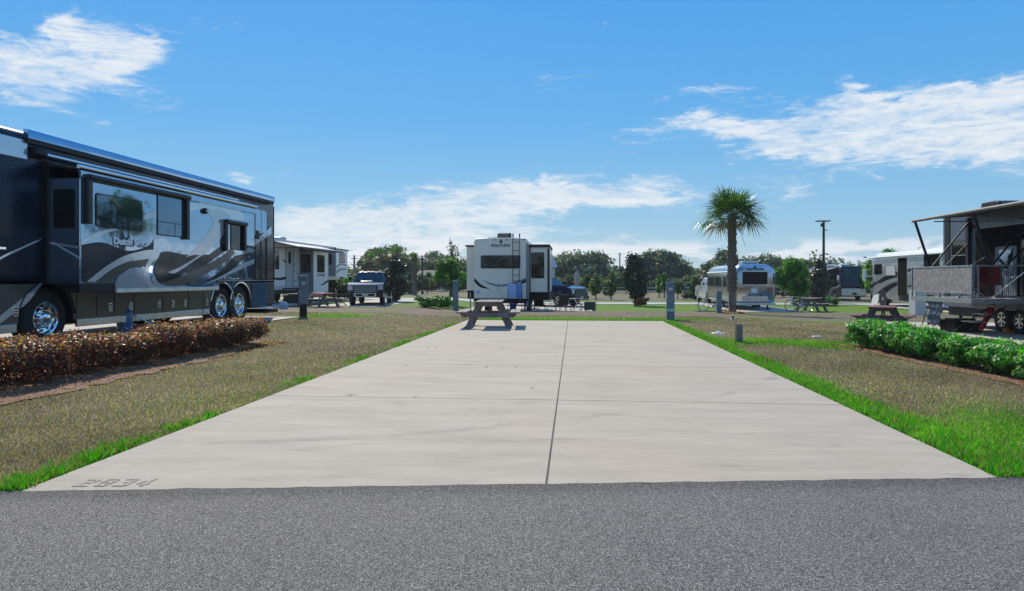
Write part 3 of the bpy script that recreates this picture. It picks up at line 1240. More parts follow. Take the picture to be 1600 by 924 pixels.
# ------------------------------------------------------------------ red hedge (left), each shrub a thing
random.seed(21)
HG = 'clipped red hedge shrubs in a row'
ys = [3.3, 4.2, 5.1, 6.0, 6.9, 7.8, 8.7, 9.6, 10.5, 11.4, 12.25, 13.0]
for i, y in enumerate(ys):
    lab = 'copper red leafed shrub in the middle of the clipped hedge beside the motorhome'
    if i == len(ys) - 1:
        lab = 'copper red shrub at the far end of the red hedge, orange new leaves on top'
    box_shrub('hedge_shrub', lab, -6.72 + random.uniform(-.03, .03) + .20 * (y - 9) / 5, y, .80 + random.uniform(-.05, .05), 1.04, 0.50 + random.uniform(-.045, .045), 10500, .024, hedge_m, 3.8,
              [(.085, .012, .020), (.14, .020, .026), (.05, .010, .016), (.20, .035, .03), (.06, .07, .025), (.05, .08, .022), (.12, .06, .045)],
              [(.42, .15, .035), (.50, .24, .07), (.30, .05, .03), (.22, .18, .05), (.34, .24, .12), (.16, .03, .03), (.20, .12, .09)], .50, HG, .085)
# green hedge (right)
HG = 'clipped green hedge shrubs in a row'
ys = [15.15, 14.2, 13.25, 12.15, 11.2, 10.25, 9.3, 8.4, 7.5]
for i, y in enumerate(ys):
    lab = 'bright green shrub in the lower, nearer stretch of the clipped green hedge'
    if i < 3:
        lab = 'taller green shrub in the far stretch of the green hedge, before the red table'
    if i == 0:
        lab = 'bright green shrub at the far left end of the green hedge'
    hh = .56 if i < 3 else .47
    box_shrub('hedge_shrub', lab, 6.34 + random.uniform(-.05, .05) + .09 * (15.2 - y), y, .86, 1.06, hh + random.uniform(-.05, .04), 8200, .034, hedge_m, 2.8,
              [(.03, .16, .012), (.05, .24, .018), (.02, .09, .010), (.10, .17, .04)], [(.05, .30, .02), (.09, .36, .03), (.035, .22, .016), (.18, .30, .06)], .7, HG, .13)


# ------------------------------------------------------------------ wheels
def wheel(parent, c, r=.5, w=.28, rim_r=.29, side=1, style='dish', name='wheel', rim_m=None):
    """axis along x, the outside towards side*x"""
    mb = MB()
    s_ = side
    prof = [(rim_r * .98, -w / 2), (r * .93, -w / 2), (r, -w / 2 + .04), (r, w / 2 - .04), (r * .93, w / 2), (rim_r, w / 2), (rim_r * .96, w / 2 - .05)]
    mb.lathe([(a, b * s_) for a, b in prof], 32, axis='x', caps=False)
    wo = mb.build(name, M['rubber'], parent, loc=c, smooth=40)
    rm = rim_m or M['chrome']
    mb = MB()
    e = w / 2
    if style == 'dish':       # deep dish truck rim with hand holes, hub and nuts
        mb.lathe([(a, b * s_) for a, b in [(rim_r, e + .005), (rim_r * .93, e - .005), (rim_r * .88, e - .07), (rim_r * .62, e - .085), (rim_r * .60, e - .03),
                                           (rim_r * .40, e - .01), (rim_r * .34, e + .03), (rim_r * .18, e + .05), (.01, e + .055)]], 28, axis='x', caps=False)
        for k in range(10):
            a = 2 * PI * k / 10
            mb.cyl((s_ * (e - .05), math.cos(a) * rim_r * .52, math.sin(a) * rim_r * .52), (s_ * (e + .02), math.cos(a) * rim_r * .52, math.sin(a) * rim_r * .52), .018, .012, 6)
        ro = mb.build('rim', rm, wo, smooth=30)
        hb = MB()
        for k in range(10):
            a = 2 * PI * (k + .5) / 10
            hb.cyl((s_ * (e - .08), math.cos(a) * rim_r * .75, math.sin(a) * rim_r * .75), (s_ * (e - .072), math.cos(a) * rim_r * .75, math.sin(a) * rim_r * .75), .028, .028, 8)
        hb.build('hand_hole', M['black'], wo)
    else:
        mb.lathe([(a, b * s_) for a, b in [(rim_r, e + .004), (rim_r * .9, e - .006), (rim_r * .87, e - .05), (rim_r * .84, e - .10)]], 24, axis='x', caps=False)
        for k in range(6):
            a = 2 * PI * k / 6
            ca, sa = math.cos(a), math.sin(a)
            mt = Matrix.Rotation(a, 4, 'X')
            mb.box(*( (e - .05, e - .005) if s_ > 0 else (-e + .005, -e + .05)), -rim_r * .11, rim_r * .11, 0, rim_r * .9, mt)
        mb.cyl((s_ * (e - .06), 0, 0), (s_ * (e + .012), 0, 0), rim_r * .25, rim_r * .2, 14)
        mb.build('rim', rm, wo, smooth=30)
        MB().cyl((s_ * (e - .09), 0, 0), (s_ * (e - .062), 0, 0), rim_r * .88, None, 20).build('brake_disc', M['blackm'], wo)
    return wo


# ================================================================== big motorhome (left)
XB, XS = -9.46, -8.79
Y0m, Y1m = 8.1, 20.95
mh = thing('motorhome', 'large dark blue and silver motorhome with swoosh graphics and extended slide-out behind the red hedge', 'motorhome', (XB - 1.28, 14.5, .15))
ML = Vector(mh.location)


def mpart(mb, name, m, parent=None, smooth=None, bevel=0, **k):
    """parts given in world coordinates"""
    mb.v = [tuple(Vector(v) - ML) for v in mb.v]
    return mb.build(name, m, parent or mh, smooth=smooth, bevel=bevel, **k)


def arch_poly(y0, y1, z0, z1, arches):
    """side outline (y,z) with wheel arches [(yc, zc, r)] along the bottom edge"""
    pts = [(y0, z1), (y0, z0)]
    for yc, zc, r in sorted(arches):
        a0 = math.acos(max(-1, min(1, 0))) if zc >= z0 else 0
        h = z0 - zc
        hw = math.sqrt(max(0, r * r - h * h))
        t0 = math.atan2(h, -hw)
        t1 = math.atan2(h, hw)
        if t0 < 0:
            t0 += 2 * PI
        for i in range(13):
            t = t0 + (t1 - t0) * i / 12
            pts.append((yc + r * math.cos(t), zc + r * math.sin(t)))
    pts += [(y1, z0), (y1, z1)]
    return pts


yw1 = onX(75, 497, XB)[0]
yw2 = onX(347.5, 477, XB)[0]
yw3 = onX(376, 474, XB)[0]
zh = .15 + .53
XL = XB - 2.56
# upper body: cross section with rounded roof edges, lofted along y
rings = []
for (y, top, ins) in ((Y0m, 3.2, .5), (Y0m + .15, 3.75, .18), (Y0m + .6, 3.95, .04), (Y0m + 1.2, 3.97, 0), (Y1m - .12, 3.97, 0), (Y1m, 3.90, .05)):
    sec = []
    for (x, z) in rrect(XL + ins, XB - ins, 1.30, top, .16, 5):
        sec.append((x, y, z))
    rings.append(sec)
mb = MB().loft(rings)
body = mpart(mb, 'body', M['navy'], smooth=50)
# lower skirt with wheel arches
for sgn, xs_ in ((1, XB), (-1, XL)):
    poly = arch_poly(Y0m + .3, Y1m - .02, .62, 1.30, [(yw1, zh, .66), (yw2, zh, .60), (yw3, zh, .60)])
    mb = MB().prism(poly, 'x', xs_ - .05 * sgn, xs_ - .005 * sgn)
    mpart(mb, 'skirt_panel', M['taupe'])
mb = MB().box(XL + .1, XB - .12, Y0m + .5, Y1m - .3, .62, 1.32)
# cut space for wheels is hidden: keep the frame narrow instead
mb = MB()
segs = [(Y0m + .5, yw1 - .72), (yw1 + .72, yw2 - .64), (yw3 + .64, Y1m - .05)]
for a, b in segs:
    mb.box(XL + .06, XB - .06, a, b, .55, 1.3)
mb.box(XL + .5, XB - .5, Y0m + .5, Y1m - .1, .5, 1.3)
mpart(mb, 'chassis', M['black'])
# chrome strip along the lower skirt
mb = MB()
for a, b in ((Y0m + .4, yw1 - .70), (yw1 + .72, yw2 - .66)):
    mb.box(XB - .045, XB + .012, a, b, .475, .62)
mpart(mb, 'rocker_trim', M['alu'], bevel=.012)
for yc, r in ((yw2, .62), (yw3, .62)):
    mb = MB()
    pts = [(XB + .008, yc + r * math.cos(t), zh + r * math.sin(t)) for t in np.linspace(R(12), R(168), 20)]
    mb.tube(pts, .018, 6)
    mpart(mb, 'wheel_arch_trim', M['chrome'], smooth=50)
mb = MB().tube([(XB + .006, yw1 + .67 * math.cos(t), zh + .67 * math.sin(t)) for t in np.linspace(R(5), R(175), 24)], .014, 6)
mpart(mb, 'wheel_arch_trim', M['char'], smooth=50)
for yy in (yw1, yw2, yw3):
    wheel(mh, Vector((XB - .19, yy, zh)) - ML, .53, .29, .30, 1)
    wheel(mh, Vector((XL + .19, yy, zh)) - ML, .53, .29, .30, -1)
# roof edge band and awning housing
mb = MB().prism([(XB - .02, 3.99), (XB + .05, 3.985), (XB + .075, 3.93), (XB + .075, 3.83), (XB - .02, 3.83)], 'y', onX(38, 220, XB)[0], Y1m - .15)
mpart(mb, 'roof_rail', M['slide'], smooth=40)
mb = MB().box(XB - .02, XB + .055, onX(38, 220, XB)[0], Y1m - .18, 3.75, 3.83)
mpart(mb, 'awning_recess', M['black'])
mb = MB()
ya = onX(64, 240, XB)[0]
yb = onX(366, 320, XB)[0]
mb.cyl((XB + .10, ya, 3.60), (XB + .10, yb, 3.60), .035, None, 12)
mpart(mb, 'awning_roller', M['chrome'], smooth=40)
mb = MB().prism([(XB, 3.70), (XB + .06, 3.70), (XB + .13, 3.64), (XB + .13, 3.58), (XB, 3.50)], 'y', ya - .25, ya)
mpart(mb, 'awning_end_cap', M['black'], bevel=.01)
# rooftop air conditioners and dome
for yy in (12.2, 16.8):
    mb = MB().prism([(yy - .5, 3.96), (yy - .42, 4.2), (yy + .3, 4.22), (yy + .5, 3.96)], 'x', XB - 1.7, XB - .95)
    mpart(mb, 'air_conditioner', M['white'], bevel=.05)
# front cap silver panel
mb = MB().box(XB - .02, XB + .004, Y0m + .7, onX(43, 240, XB)[0], 3.46, 3.80)
mpart(mb, 'front_cap_panel', M['silver'], bevel=.02)

# the slide-out room
ys0 = onX(125, 300, XS)[0]
ys1 = onX(397.5, 330, XS)[0]
yst = onX(342, 450, XS)[0]
yst0 = onX(181, 450, XS)[0]
zt = 3.20
zsb = 1.12
poly = [(ys0, zt), (ys0, 1.30), (yst0, 1.30), (yst0, zsb), (yst, zsb), (yst + .06, 1.38), (ys1, 1.38), (ys1, zt)]
mb = MB().prism(poly, 'x', XS, XB - .1)
slide = mpart(mb, 'slide_out', M['slide'], bevel=.012)


def decal(pts, m, lift=.004, X=XS, par=None, name='swoosh_stripe', unit=None, T=None):
    """a painted band traced in photograph pixels onto the plane x = X, as a thin raised skin"""
    q = [onX(a, b, X) for a, b in pts]
    mb = MB().prism(q, 'x', X + .0005, X + lift)
    if T is not None:
        mb.v = [tuple(Vector(v) - T) for v in mb.v]
        return mb.build(name, m, par)
    return mpart(mb, name, m, par)


def cr(pts, n=6):
    """catmull-rom through points, open"""
    P = [pts[0]] + list(pts) + [pts[-1]]
    out = []
    for i in range(1, len(P) - 2):
        p0, p1, p2, p3 = P[i - 1], P[i], P[i + 1], P[i + 2]
        for k in range(n):
            t = k / n
            out.append(tuple(.5 * ((2 * p1[j]) + (-p0[j] + p2[j]) * t + (2 * p0[j] - 5 * p1[j] + 4 * p2[j] - p3[j]) * t * t +
                                   (-p0[j] + 3 * p1[j] - 3 * p2[j] + p3[j]) * t ** 3) for j in (0, 1)))
    out.append(tuple(pts[-1]))
    return out


def band(upper, lower, m, lift=.004, **k):
    return decal(cr(upper) + cr(lower)[::-1], m, lift, **k)


dk = M['char']
# dark lower field of the slide (navy), then the bands that sweep over it
band([(127, 383), (160, 379), (200, 392), (232, 384), (240, 372)], [(127, 440.6), (150, 440.6), (190, 418), (215, 398), (240, 391)], M['navy'], .003, par=slide)
band([(127, 376), (150, 364), (172, 358), (182, 358)], [(127, 381), (150, 371), (175, 362), (186, 359.5)], M['silver'], .005, par=slide)
band([(224, 336), (244, 330)], [(224, 344), (244, 340)], M['silver'], .005, par=slide)
band([(135, 440.6), (165, 417), (195, 400), (230, 391), (252, 391)], [(148, 440.6), (175, 421), (200, 409), (225, 405), (246, 405)], M['silver'], .005, par=slide)
band([(150, 440.6), (178, 421), (202, 410), (232, 405)], [(170, 440.6), (190, 428), (208, 418), (229, 418)], M['taupe'], .006, par=slide)
decal([(181, 453.6), (181.5, 440), (186, 432), (203, 420), (222, 418), (229, 421), (224, 436), (230, 453.6)], M['pale'], .0075, par=slide)
band([(252, 391), (240, 404), (233, 420), (236, 440), (250, 452)], [(238, 391.5), (232, 406), (224, 424), (225, 440), (234, 453.4)], M['silver'], .009, par=slide)
# dark oval field to the right of the band
band([(249, 396), (262, 393), (290, 398), (330, 398)], [(246, 404), (239, 420), (243, 436), (262, 446)], M['char'], .003, par=slide)
band([(240, 430), (246, 441), (262, 447), (290, 446)], [(236, 436), (244, 448), (262, 453.2), (300, 453.2)], M['pale'], .0105, par=slide)
# the big looping S in pale grey
band([(294, 319), (320, 316.5), (350, 318.5), (370, 325), (381, 338), (380, 344)], [(294, 330), (320, 327), (342, 328), (356, 336), (361, 343), (378, 343.5)], M['silver'], .004, par=slide)
band([(320, 327.6), (342, 328.5), (356, 338), (352, 352), (338, 374), (318, 394)], [(326, 335), (333, 346), (329, 358), (318, 374), (304, 390), (290, 402)], M['pale'], .005, par=slide)
band([(356, 346), (352, 362), (332, 386), (300, 410), (272, 428)], [(338, 374), (318, 394), (294, 410), (276, 420), (262, 426)], M['pale'], .006, par=slide)
band([(349, 381), (330, 396), (306, 414), (284, 424)], [(356, 390), (338, 402), (312, 420), (296, 428)], dk, .0075, par=slide)
band([(362, 388), (342, 404), (312, 418), (272, 436), (252, 442)], [(367, 396), (348, 412), (322, 428), (290, 444), (268, 452)], M['taupe'], .009, par=slide)
band([(367, 400), (345, 424), (320, 440)], [(396, 394), (380, 406), (352, 430), (340, 436)], dk, .0078, par=slide)
band([(397, 405), (380, 412), (352, 428), (318, 446)], [(397, 412), (380, 419), (356, 430), (330, 441)], M['silver'], .0105, par=slide)
# chrome lower lip
mb = MB().box(XS - .02, XS + .016, yst0 + .01, yst - .01, zsb - .002, zsb + .085)
mpart(mb, 'slide_lip', M['alu'], slide, bevel=.01)
mb = MB().box(XS - .3, XS - .02, ys0 + .02, yst0, 1.14, 1.298)
mpart(mb, 'slide_underside_rail', M['black'], slide)


def win(X, x0, y0, x1, y1, par, m=None, frame=True, lift=.012, r=.05, T=ML, name='window', split=None):
    """window given by its photograph pixel corners at mid height, on plane x = X"""
    ya, za = onX(x0, y0, X)
    yb, zb = onX(x1, y1, X)
    z_top = (onX((x0 + x1) / 2, y0, X)[1])
    z_bot = (onX((x0 + x1) / 2, y1, X)[1])
    mb = MB().prism(rrect(ya, yb, z_bot, z_top, r), 'x', X - .01, X + lift)
    if frame:
        mb.v = [tuple(Vector(v) - T) for v in mb.v]
        fr = mb.build('window', M['black'], par)
        mb2 = MB().prism(rrect(ya + .02, yb - .02, z_bot + .02, z_top - .02, r * .8), 'x', X, X + lift + .004)
        mb2.v = [tuple(Vector(v) - T) for v in mb2.v]
        mb2.build('pane', m or M['glass'], fr)
        if split:
            zz = z_bot + (z_top - z_bot) * split
            mb3 = MB().box(X, X + lift + .009, ya + .02, yb - .02, zz - .008, zz + .008)
            mb3.box(X, X + lift + .009, (ya * .45 + yb * .55) - .006, (ya * .45 + yb * .55) + .006, z_bot + .02, zz)
            mb3.v = [tuple(Vector(v) - T) for v in mb3.v]
            mb3.build('window_bar', M['blackm'], fr)
        return fr
    mb.v = [tuple(Vector(v) - T) for v in mb.v]
    return mb.build(name, m or M['glass'], par)


win(XS, 149, 308, 222, 358, mh, M['mglass'], split=.34)
win(XS, 245, 305, 293, 370, mh, M['mglass'], split=.32)
win(XS, 360, 349, 381, 391, mh, M['glass'], r=.03)
# window awnings: black roller and drop arms
def wawn(x0, y0t, x1, y1t, drop0, drop1, wpx):
    ya, za = onX(x0, y0t, XS + .1)
    yb, zb = onX(x1, y1t, XS + .1)
    z = (za + zb) / 2
    mb = MB().cyl((XS + .085, ya, z), (XS + .085, yb, z), .055, None, 10)
    o = mpart(mb, 'window_awning', M['blackm'], smooth=40)
    mpart(MB().box(XS + .02, XS + .09, ya - .02, ya + .09, z - drop0, z + .05), 'awning_arm', M['blackm'], o, bevel=.012)
    mpart(MB().box(XS + .02, XS + .09, yb - .09, yb + .02, z - drop1, z + .05), 'awning_arm', M['blackm'], o, bevel=.012)


wawn(141, 276, 297, 310, .85, .95, 8)
wawn(355, 345, 386, 352, .75, .7, 6)
# topper over the slide
mb = MB().prism([(XB, 3.50), (XS + .02, 3.36), (XS + .02, 3.34), (XB, 3.42)], 'y', ys0 - .05, ys1 + .02)
tp = mpart(mb, 'slide_topper', M['blkvinyl'])
mb = MB().cyl((XS + .05, ys0 - .1, 3.39), (XS + .05, ys1 + .05, 3.39), .038, None, 12)
mpart(mb, 'topper_roller', M['chrome'], tp, smooth=40)
mb = MB().box(XS - .01, XS + .035, ys0 - .02, ys1 + .02, 3.20, 3.33)
mpart(mb, 'topper_fascia', M['slide'], tp)
# return wall window
yr = ys0
xa = XS - .16
mb = MB().prism(rrect(XS - .50, XS - .09, 2.30, 3.00, .05), 'y', yr - .012, yr + .01)
wf = mpart(mb, 'window', M['black'])
mb = MB().prism(rrect(XS - .48, XS - .11, 2.32, 2.98, .04), 'y', yr - .016, yr)
mpart(mb, 'pane', M['glass'], wf)
mb = MB().box(XB + .0, XB + .09, yr - .07, yr - .005, 1.3, 3.5)
mpart(mb, 'slide_seal', M['black'])
# porch light
yy, zz = onX(319, 330, XS)
mb = MB().cyl((XS, yy, zz), (XS + .07, yy, zz), .075, .06, 14)
pl = mpart(mb, 'porch_light', M['black'], smooth=40)
mb = MB().cyl((XS + .07, yy, zz), (XS + .09, yy, zz), .035, .02, 10)
mpart(mb, 'lamp_lens', M['clearl'], pl, smooth=40)
text_mesh('lettering', 'Dutch Star', .17, M['text'], mh, Vector((XS + .014, (onX(181, 378, XS)[0] + onX(222, 380, XS)[0]) / 2, onX(202, 379, XS)[1])) - ML,
          (R(90), 0, R(90)), .002, sx=1.3, bold=.010)
text_mesh('lettering_shadow', 'Dutch Star', .17, M['textd'], mh, Vector((XS + .010, (onX(181, 378, XS)[0] + onX(222, 380, XS)[0]) / 2 + .018, onX(202, 379, XS)[1] - .016)) - ML,
          (R(90), 0, R(90)), .002, sx=1.3, bold=.016)
text_mesh('lettering', '43', .07, M['text'], mh, Vector((XS + .014, onX(219, 384, XS)[0], onX(219, 384.5, XS)[1])) - ML, (R(90), 0, R(90)), .002, sx=1.5, bold=.003)

# lower wall: door seams, latches, stripes
mb = MB()
for px_ in (35, 120, 151, 179, 210, 255, 295, 318):
    yy = onX(px_, 470, XB)[0]
    if min(abs(yy - yw1), 9) < .62:
        continue
    mb.box(XB - .004, XB + .0015, yy - .006, yy + .006, .63, 1.12)
mpart(mb, 'panel_seam', M['black'])
for px_, py_ in ((24, 487), (172, 480), (204, 479), (248, 476), (270, 475), (289, 474), (323, 472)):
    yy, zz = onX(px_, py_, XB)
    mb = MB().prism(rrect(yy - .05, yy + .05, zz - .085, zz + .085, .02), 'x', XB - .004, XB + .014)
    h_ = mpart(mb, 'latch', M['alu'])
    mb = MB()
    for q in (-.05, 0, .05):
        mb.box(XB + .012, XB + .022, yy - .03, yy + .03, zz + q - .012, zz + q + .012)
    mpart(mb, 'latch_key', M['black'], h_)
band([(-60, 545), (0, 494), (40, 462), (74, 434), (86, 433)], [(-60, 560), (0, 506), (42, 474), (64, 446), (86, 434)], M['silver'], .005, X=XB)
band([(-40, 430), (0, 402), (30, 388), (64, 373)], [(-40, 434), (0, 406), (30, 391), (64, 375.5)], M['pale'], .005, X=XB)
# handle / keypad plate
mb = MB().box(XB, XB + .02, onX(0, 388, XB)[0] - .1, onX(8, 388, XB)[0], hz(391, 11.6), hz(387, 11.6))
mpart(mb, 'door_handle', M['chrome'], bevel=.004)
# stripes on the return wall
mb = MB().prism([(XB, 2.03), (XS, 1.93), (XS, 1.97), (XB, 2.07)], 'y', ys0 - .004, ys0 + .002)
mpart(mb, 'swoosh_stripe', M['pale'], slide)
# rear corner: louvred grille, tail column, doors
ya, zt_ = onX(392, 441, XB)
yb, _ = onX(418, 441, XB)
zb_ = onX(405, 480, XB)[1]
mb = MB().box(XB - .03, XB + .002, ya, yb, zb_, 1.30)
gq = mpart(mb, 'side_grille', M['black'])
mb = MB()
for k in range(11):
    z = zb_ + .04 + k * (1.26 - zb_) / 11
    mb.prism([(XB + .002, z + .03), (XB + .022, z), (XB + .012, z - .004), (XB - .01, z + .02)], 'y', ya + .03, yb - .03)
mpart(mb, 'louvre', M['char'], gq)
band([(397.5, 374), (410, 366), (424, 354)], [(397.5, 384), (410, 375), (424, 366)], M['silver'], .005, X=XB)
decal([(398, 326), (417, 331), (417, 362), (398, 368)], M['slide'], .003, X=XB, name='upper_rear_panel')
mb = MB()
for px_ in (399, 408, 417):
    yy = onX(px_, 380, XB)[0]
    mb.box(XB - .002, XB + .007, yy - .008, yy + .008, 1.36, 3.5)
mpart(mb, 'door_seam', M['black'])
mb = MB().box(XB, XB + .012, onX(399.5, 400, XB)[0], onX(405, 400, XB)[0], hz(372, 19.9), hz(358, 19.9))
mpart(mb, 'door_vent', M['black'])
for px_, a, b in ((402, 398, 420), (408, 396, 416)):
    yy = onX(px_, 400, XB)[0]
    mb = MB().prism(rrect(yy - .11, yy + .11, hz(b, 20), hz(a, 20), .08), 'x', XB, XB + .009)
    mpart(mb, 'rear_side_lamp', M['black'])
mb = MB().box(XL + .02, XB - .02, Y1m - .01, Y1m + .03, .7, 3.7)
mpart(mb, 'rear_cap', M['char'], bevel=.02)
mb = MB().box(XL + .1, XB + .0, Y1m - .5, Y1m + .25, .34, .46)
mpart(mb, 'mud_flap', M['rubber'], bevel=.01)
mb = MB().cyl((XB + .004, yw2 + .6, 1.34), (XB + .03, yw2 + .6, 1.34), .06, .05, 12)
mpart(mb, 'fuel_cap', M['chrome'], smooth=40)
mb = MB().box(XB - .002, XB + .006, yst + .1, Y1m - .1, 1.34, 1.36)
mpart(mb, 'belt_line', M['alu'])
# support stays and levelling jacks
for yj in (onX(250, 480, XB)[0], 9.6):
    mpart(MB().cyl((XB - .25, yj, .17), (XB - .25, yj, .8), .05, None, 10).cyl((XB - .25, yj, .17), (XB - .25, yj, .2), .15, None, 14), 'levelling_jack', M['steel'], smooth=40)
for pj, dy_ in ((211, .55), (318, .35)):
    a = onX(pj, 487, XB + .02)
    mpart(MB().tube([(XB + .02, a[0], .62), (XB + .33, a[0] + dy_, .19)], .014, 6), 'support_strut', M['alu'], smooth=40)

# blue gas bottle
gx, gy = at(195, 14.6)
gc = thing('gas_bottle', 'blue gas bottle standing under the edge of the large motorhome', 'gas bottle', (gx + .0, gy, float(g(gx, gy)) + .025))
MB().lathe([(.13, 0), (.13, .03), (.15, .05), (.155, .1), (.155, .46), (.13, .54), (.07, .58), (.03, .60)], 20).build('tank', M['tank'], gc, smooth=50)
mb = MB()
for k in range(3):
    a = 2 * PI * k / 3
    mb.box(-.004, .004, -.04, .04, .55, .70, Matrix.Rotation(a, 4, 'Z') @ Matrix.Translation((.09, 0, 0)))
mb.tube([(.09 * math.cos(t), .09 * math.sin(t), .70) for t in np.linspace(0, 2 * PI, 18)], .010, 5)
mb.build('collar', M['tank'], gc)
MB().cyl((0, 0, .58), (0, 0, .67), .02, .015, 8).cyl((0, 0, .65), (.05, 0, .65), .012, None, 8).build('valve', M['alu'], gc)


# ================================================================== generic travel trailers
def tr_local(px, py, X, T):
    y, z = onX(px, py, X)
    return y - T.y, z - T.z


def roofunit(par, c, sx=.7, sy=.9, h=.28, m=None):
    x, y, z = c
    mb = MB().prism([(y - sy / 2, z), (y - sy / 2 + .06, z + h * .85), (y - sy / 2 + .3, z + h), (y + sy / 2 - .1, z + h), (y + sy / 2, z)], 'x', x - sx / 2, x + sx / 2)
    o = mb.build('air_conditioner', m or M['black'], par, bevel=.03)
    mb = MB()
    for k in range(6):
        mb.box(x - sx / 2 + .06, x + sx / 2 - .06, y - sy / 2 + .005, y - sy / 2 + .03, z + .05 + k * .03, z + .06 + k * .03)
    mb.build('vent_slot', M['steel'], o)
    return o


def jack(par, x, y, z0, z1):
    MB().box(x - .04, x + .04, y - .04, y + .04, z0 + .05, z1).box(x - .12, x + .12, y - .12, y + .12, z0, z0 + .05).build('landing_leg', M['blackm'], par)


# ---- the fifth wheel seen from behind (centre)
dS = 32.5
sS = dS / 1067.0
xl, yS = at(740, dS)
xr, _ = at(825.5, dS)
yS = float(at(782, dS)[1])
gz = float(g(-3.0, 34.5))
fw = thing('fifth_wheel_trailer', 'cream fifth wheel trailer seen square from behind, dark rear window, ladder and two slide-outs', 'camper trailer',
           ((xl + xr) / 2, yS, gz))
wS = (xr - xl) / 2
zb, ztp = hz(467, dS) - gz, hz(372, dS) - gz
sec = [(-wS, zb), (wS, zb), (wS, ztp - .16), (wS - .10, ztp - .04), (wS * .5, ztp), (-wS * .5, ztp), (-wS + .10, ztp - .04), (-wS, ztp - .16)]
MB().prism(sec, 'y', 0, 7.4).build('body', M['offwh'], fw, bevel=.03)
MB().prism([(a, max(b, 1.6)) for a, b in sec], 'y', 7.41, 10.4).build('front_overhang', M['offwh'], fw, bevel=.08)
MB().box(-wS + .1, wS - .1, .1, 7.3, zb - .22, zb - .01).build('chassis', M['black'], fw)


def lx(px):
    return (px - 782.75) * sS


def lz(py):
    return hz(py, dS) - gz


# left slide
o = MB().box(lx(724), -wS + .02, .9, 5.6, lz(455), lz(384)).build('slide_out', M['lgrey'] if False else M['offwh'], fw, bevel=.02)
MB().box(lx(722), -wS + .0, .82, 5.65, lz(384) + .003, lz(381.5)).build('slide_topper', M['blkvinyl'], o)
MB().box(lx(725), -wS - .02, 1.0, 5.5, lz(468), lz(455) - .004).build('slide_skirt', M['black'], o)
# right slide
o = MB().box(wS - .02, lx(857.5), .45, 4.6, lz(457), lz(386)).build('slide_out', M['offwh'], fw, bevel=.02)
MB().box(wS + .01, lx(858.5), .38, 4.65, lz(386) + .003, lz(381.8)).build('slide_topper', M['blkvinyl'], o)
f_ = MB().prism(rrect(lx(829), lx(849.8), lz(435), lz(394.3), .06), 'y', .43, .46).build('window', M['black'], o)
MB().prism(rrect(lx(829.6), lx(849.2), lz(434.3), lz(395), .05), 'y', .425, .44).build('pane', M['glass'], f_)
MB().box(lx(829.6), lx(849.2), .418, .43, lz(414.5), lz(413.8)).build('window_bar', M['black'], f_)
MB().box(lx(855), lx(858.2), .40, .46, lz(457), lz(388)).build('corner_trim', M['black'], o)
MB().box(lx(826.5), lx(828), .40, .46, lz(462), lz(384)).build('corner_trim', M['black'], o)
MB().box(wS - .3, lx(857), .9, 4.4, lz(470), lz(457) - .004).build('slide_skirt', M['black'], o)
MB().box(lx(822), lx(826), -.02, .02, lz(480), lz(381)).build('corner_trim', M['greyp'], fw)
# rear window
f_ = MB().prism(rrect(lx(751), lx(813), lz(419.5), lz(399.2), .07), 'y', -.02, .01).build('window', M['black'], fw)
MB().prism(rrect(lx(752), lx(812), lz(418.5), lz(400.2), .06), 'y', -.026, -.01).build('pane', M['glass'], f_)
# ladder
mb = MB()
for px_ in (801.6, 811.8):
    mb.tube([(lx(px_), .25, lz(371)), (lx(px_), .2, lz(365)), (lx(px_), -.12, lz(366)), (lx(px_), -.14, lz(372)), (lx(px_), -.14, lz(441))], .018, 6)
for py_ in (379, 392, 405, 418, 430, 439):
    mb.cyl((lx(801.6), -.14, lz(py_)), (lx(811.8), -.14, lz(py_)), .014, None, 6)
mb.build('ladder', M['blackm'], fw)
roofunit(fw, (lx(785.5), .9, ztp), .62, .9, .30)
MB().box(lx(760), lx(773), .8, 1.2, ztp - .02, ztp + .10).build('roof_vent', M['whitep'], fw, bevel=.02)
mb = MB()
for px_ in (745, 773.5, 782.5, 791.5, 819.5):
    mb.box(lx(px_) - .04, lx(px_) + .04, -.03, 0, lz(374.8) - .02, lz(374.8) + .02)
mb.build('marker_light', M['redl'], fw)
MB().prism([(lx(780.2), lz(376.5)), (lx(785.2), lz(376.5)), (lx(783.4), lz(380)), (lx(782), lz(380))], 'y', -.05, 0).build('rear_camera', M['black'], fw)
text_mesh('lettering', 'SOLITUDE', .165, M['textd'], fw, (lx(782), -.006, lz(384)), (R(90), 0, 0), .003, sx=1.18, bold=.006)
text_mesh('lettering', 'by design', .05, M['textd'], fw, (lx(791), -.006, lz(387.4)), (R(90), 0, 0), .002, sx=1.1) if False else None


def flat(par, pts, m, lift=.005, name='swoosh_stripe'):
    return MB().prism([(lx(a), lz(b)) for a, b in pts], 'y', -lift, .0).build(name, m, par)


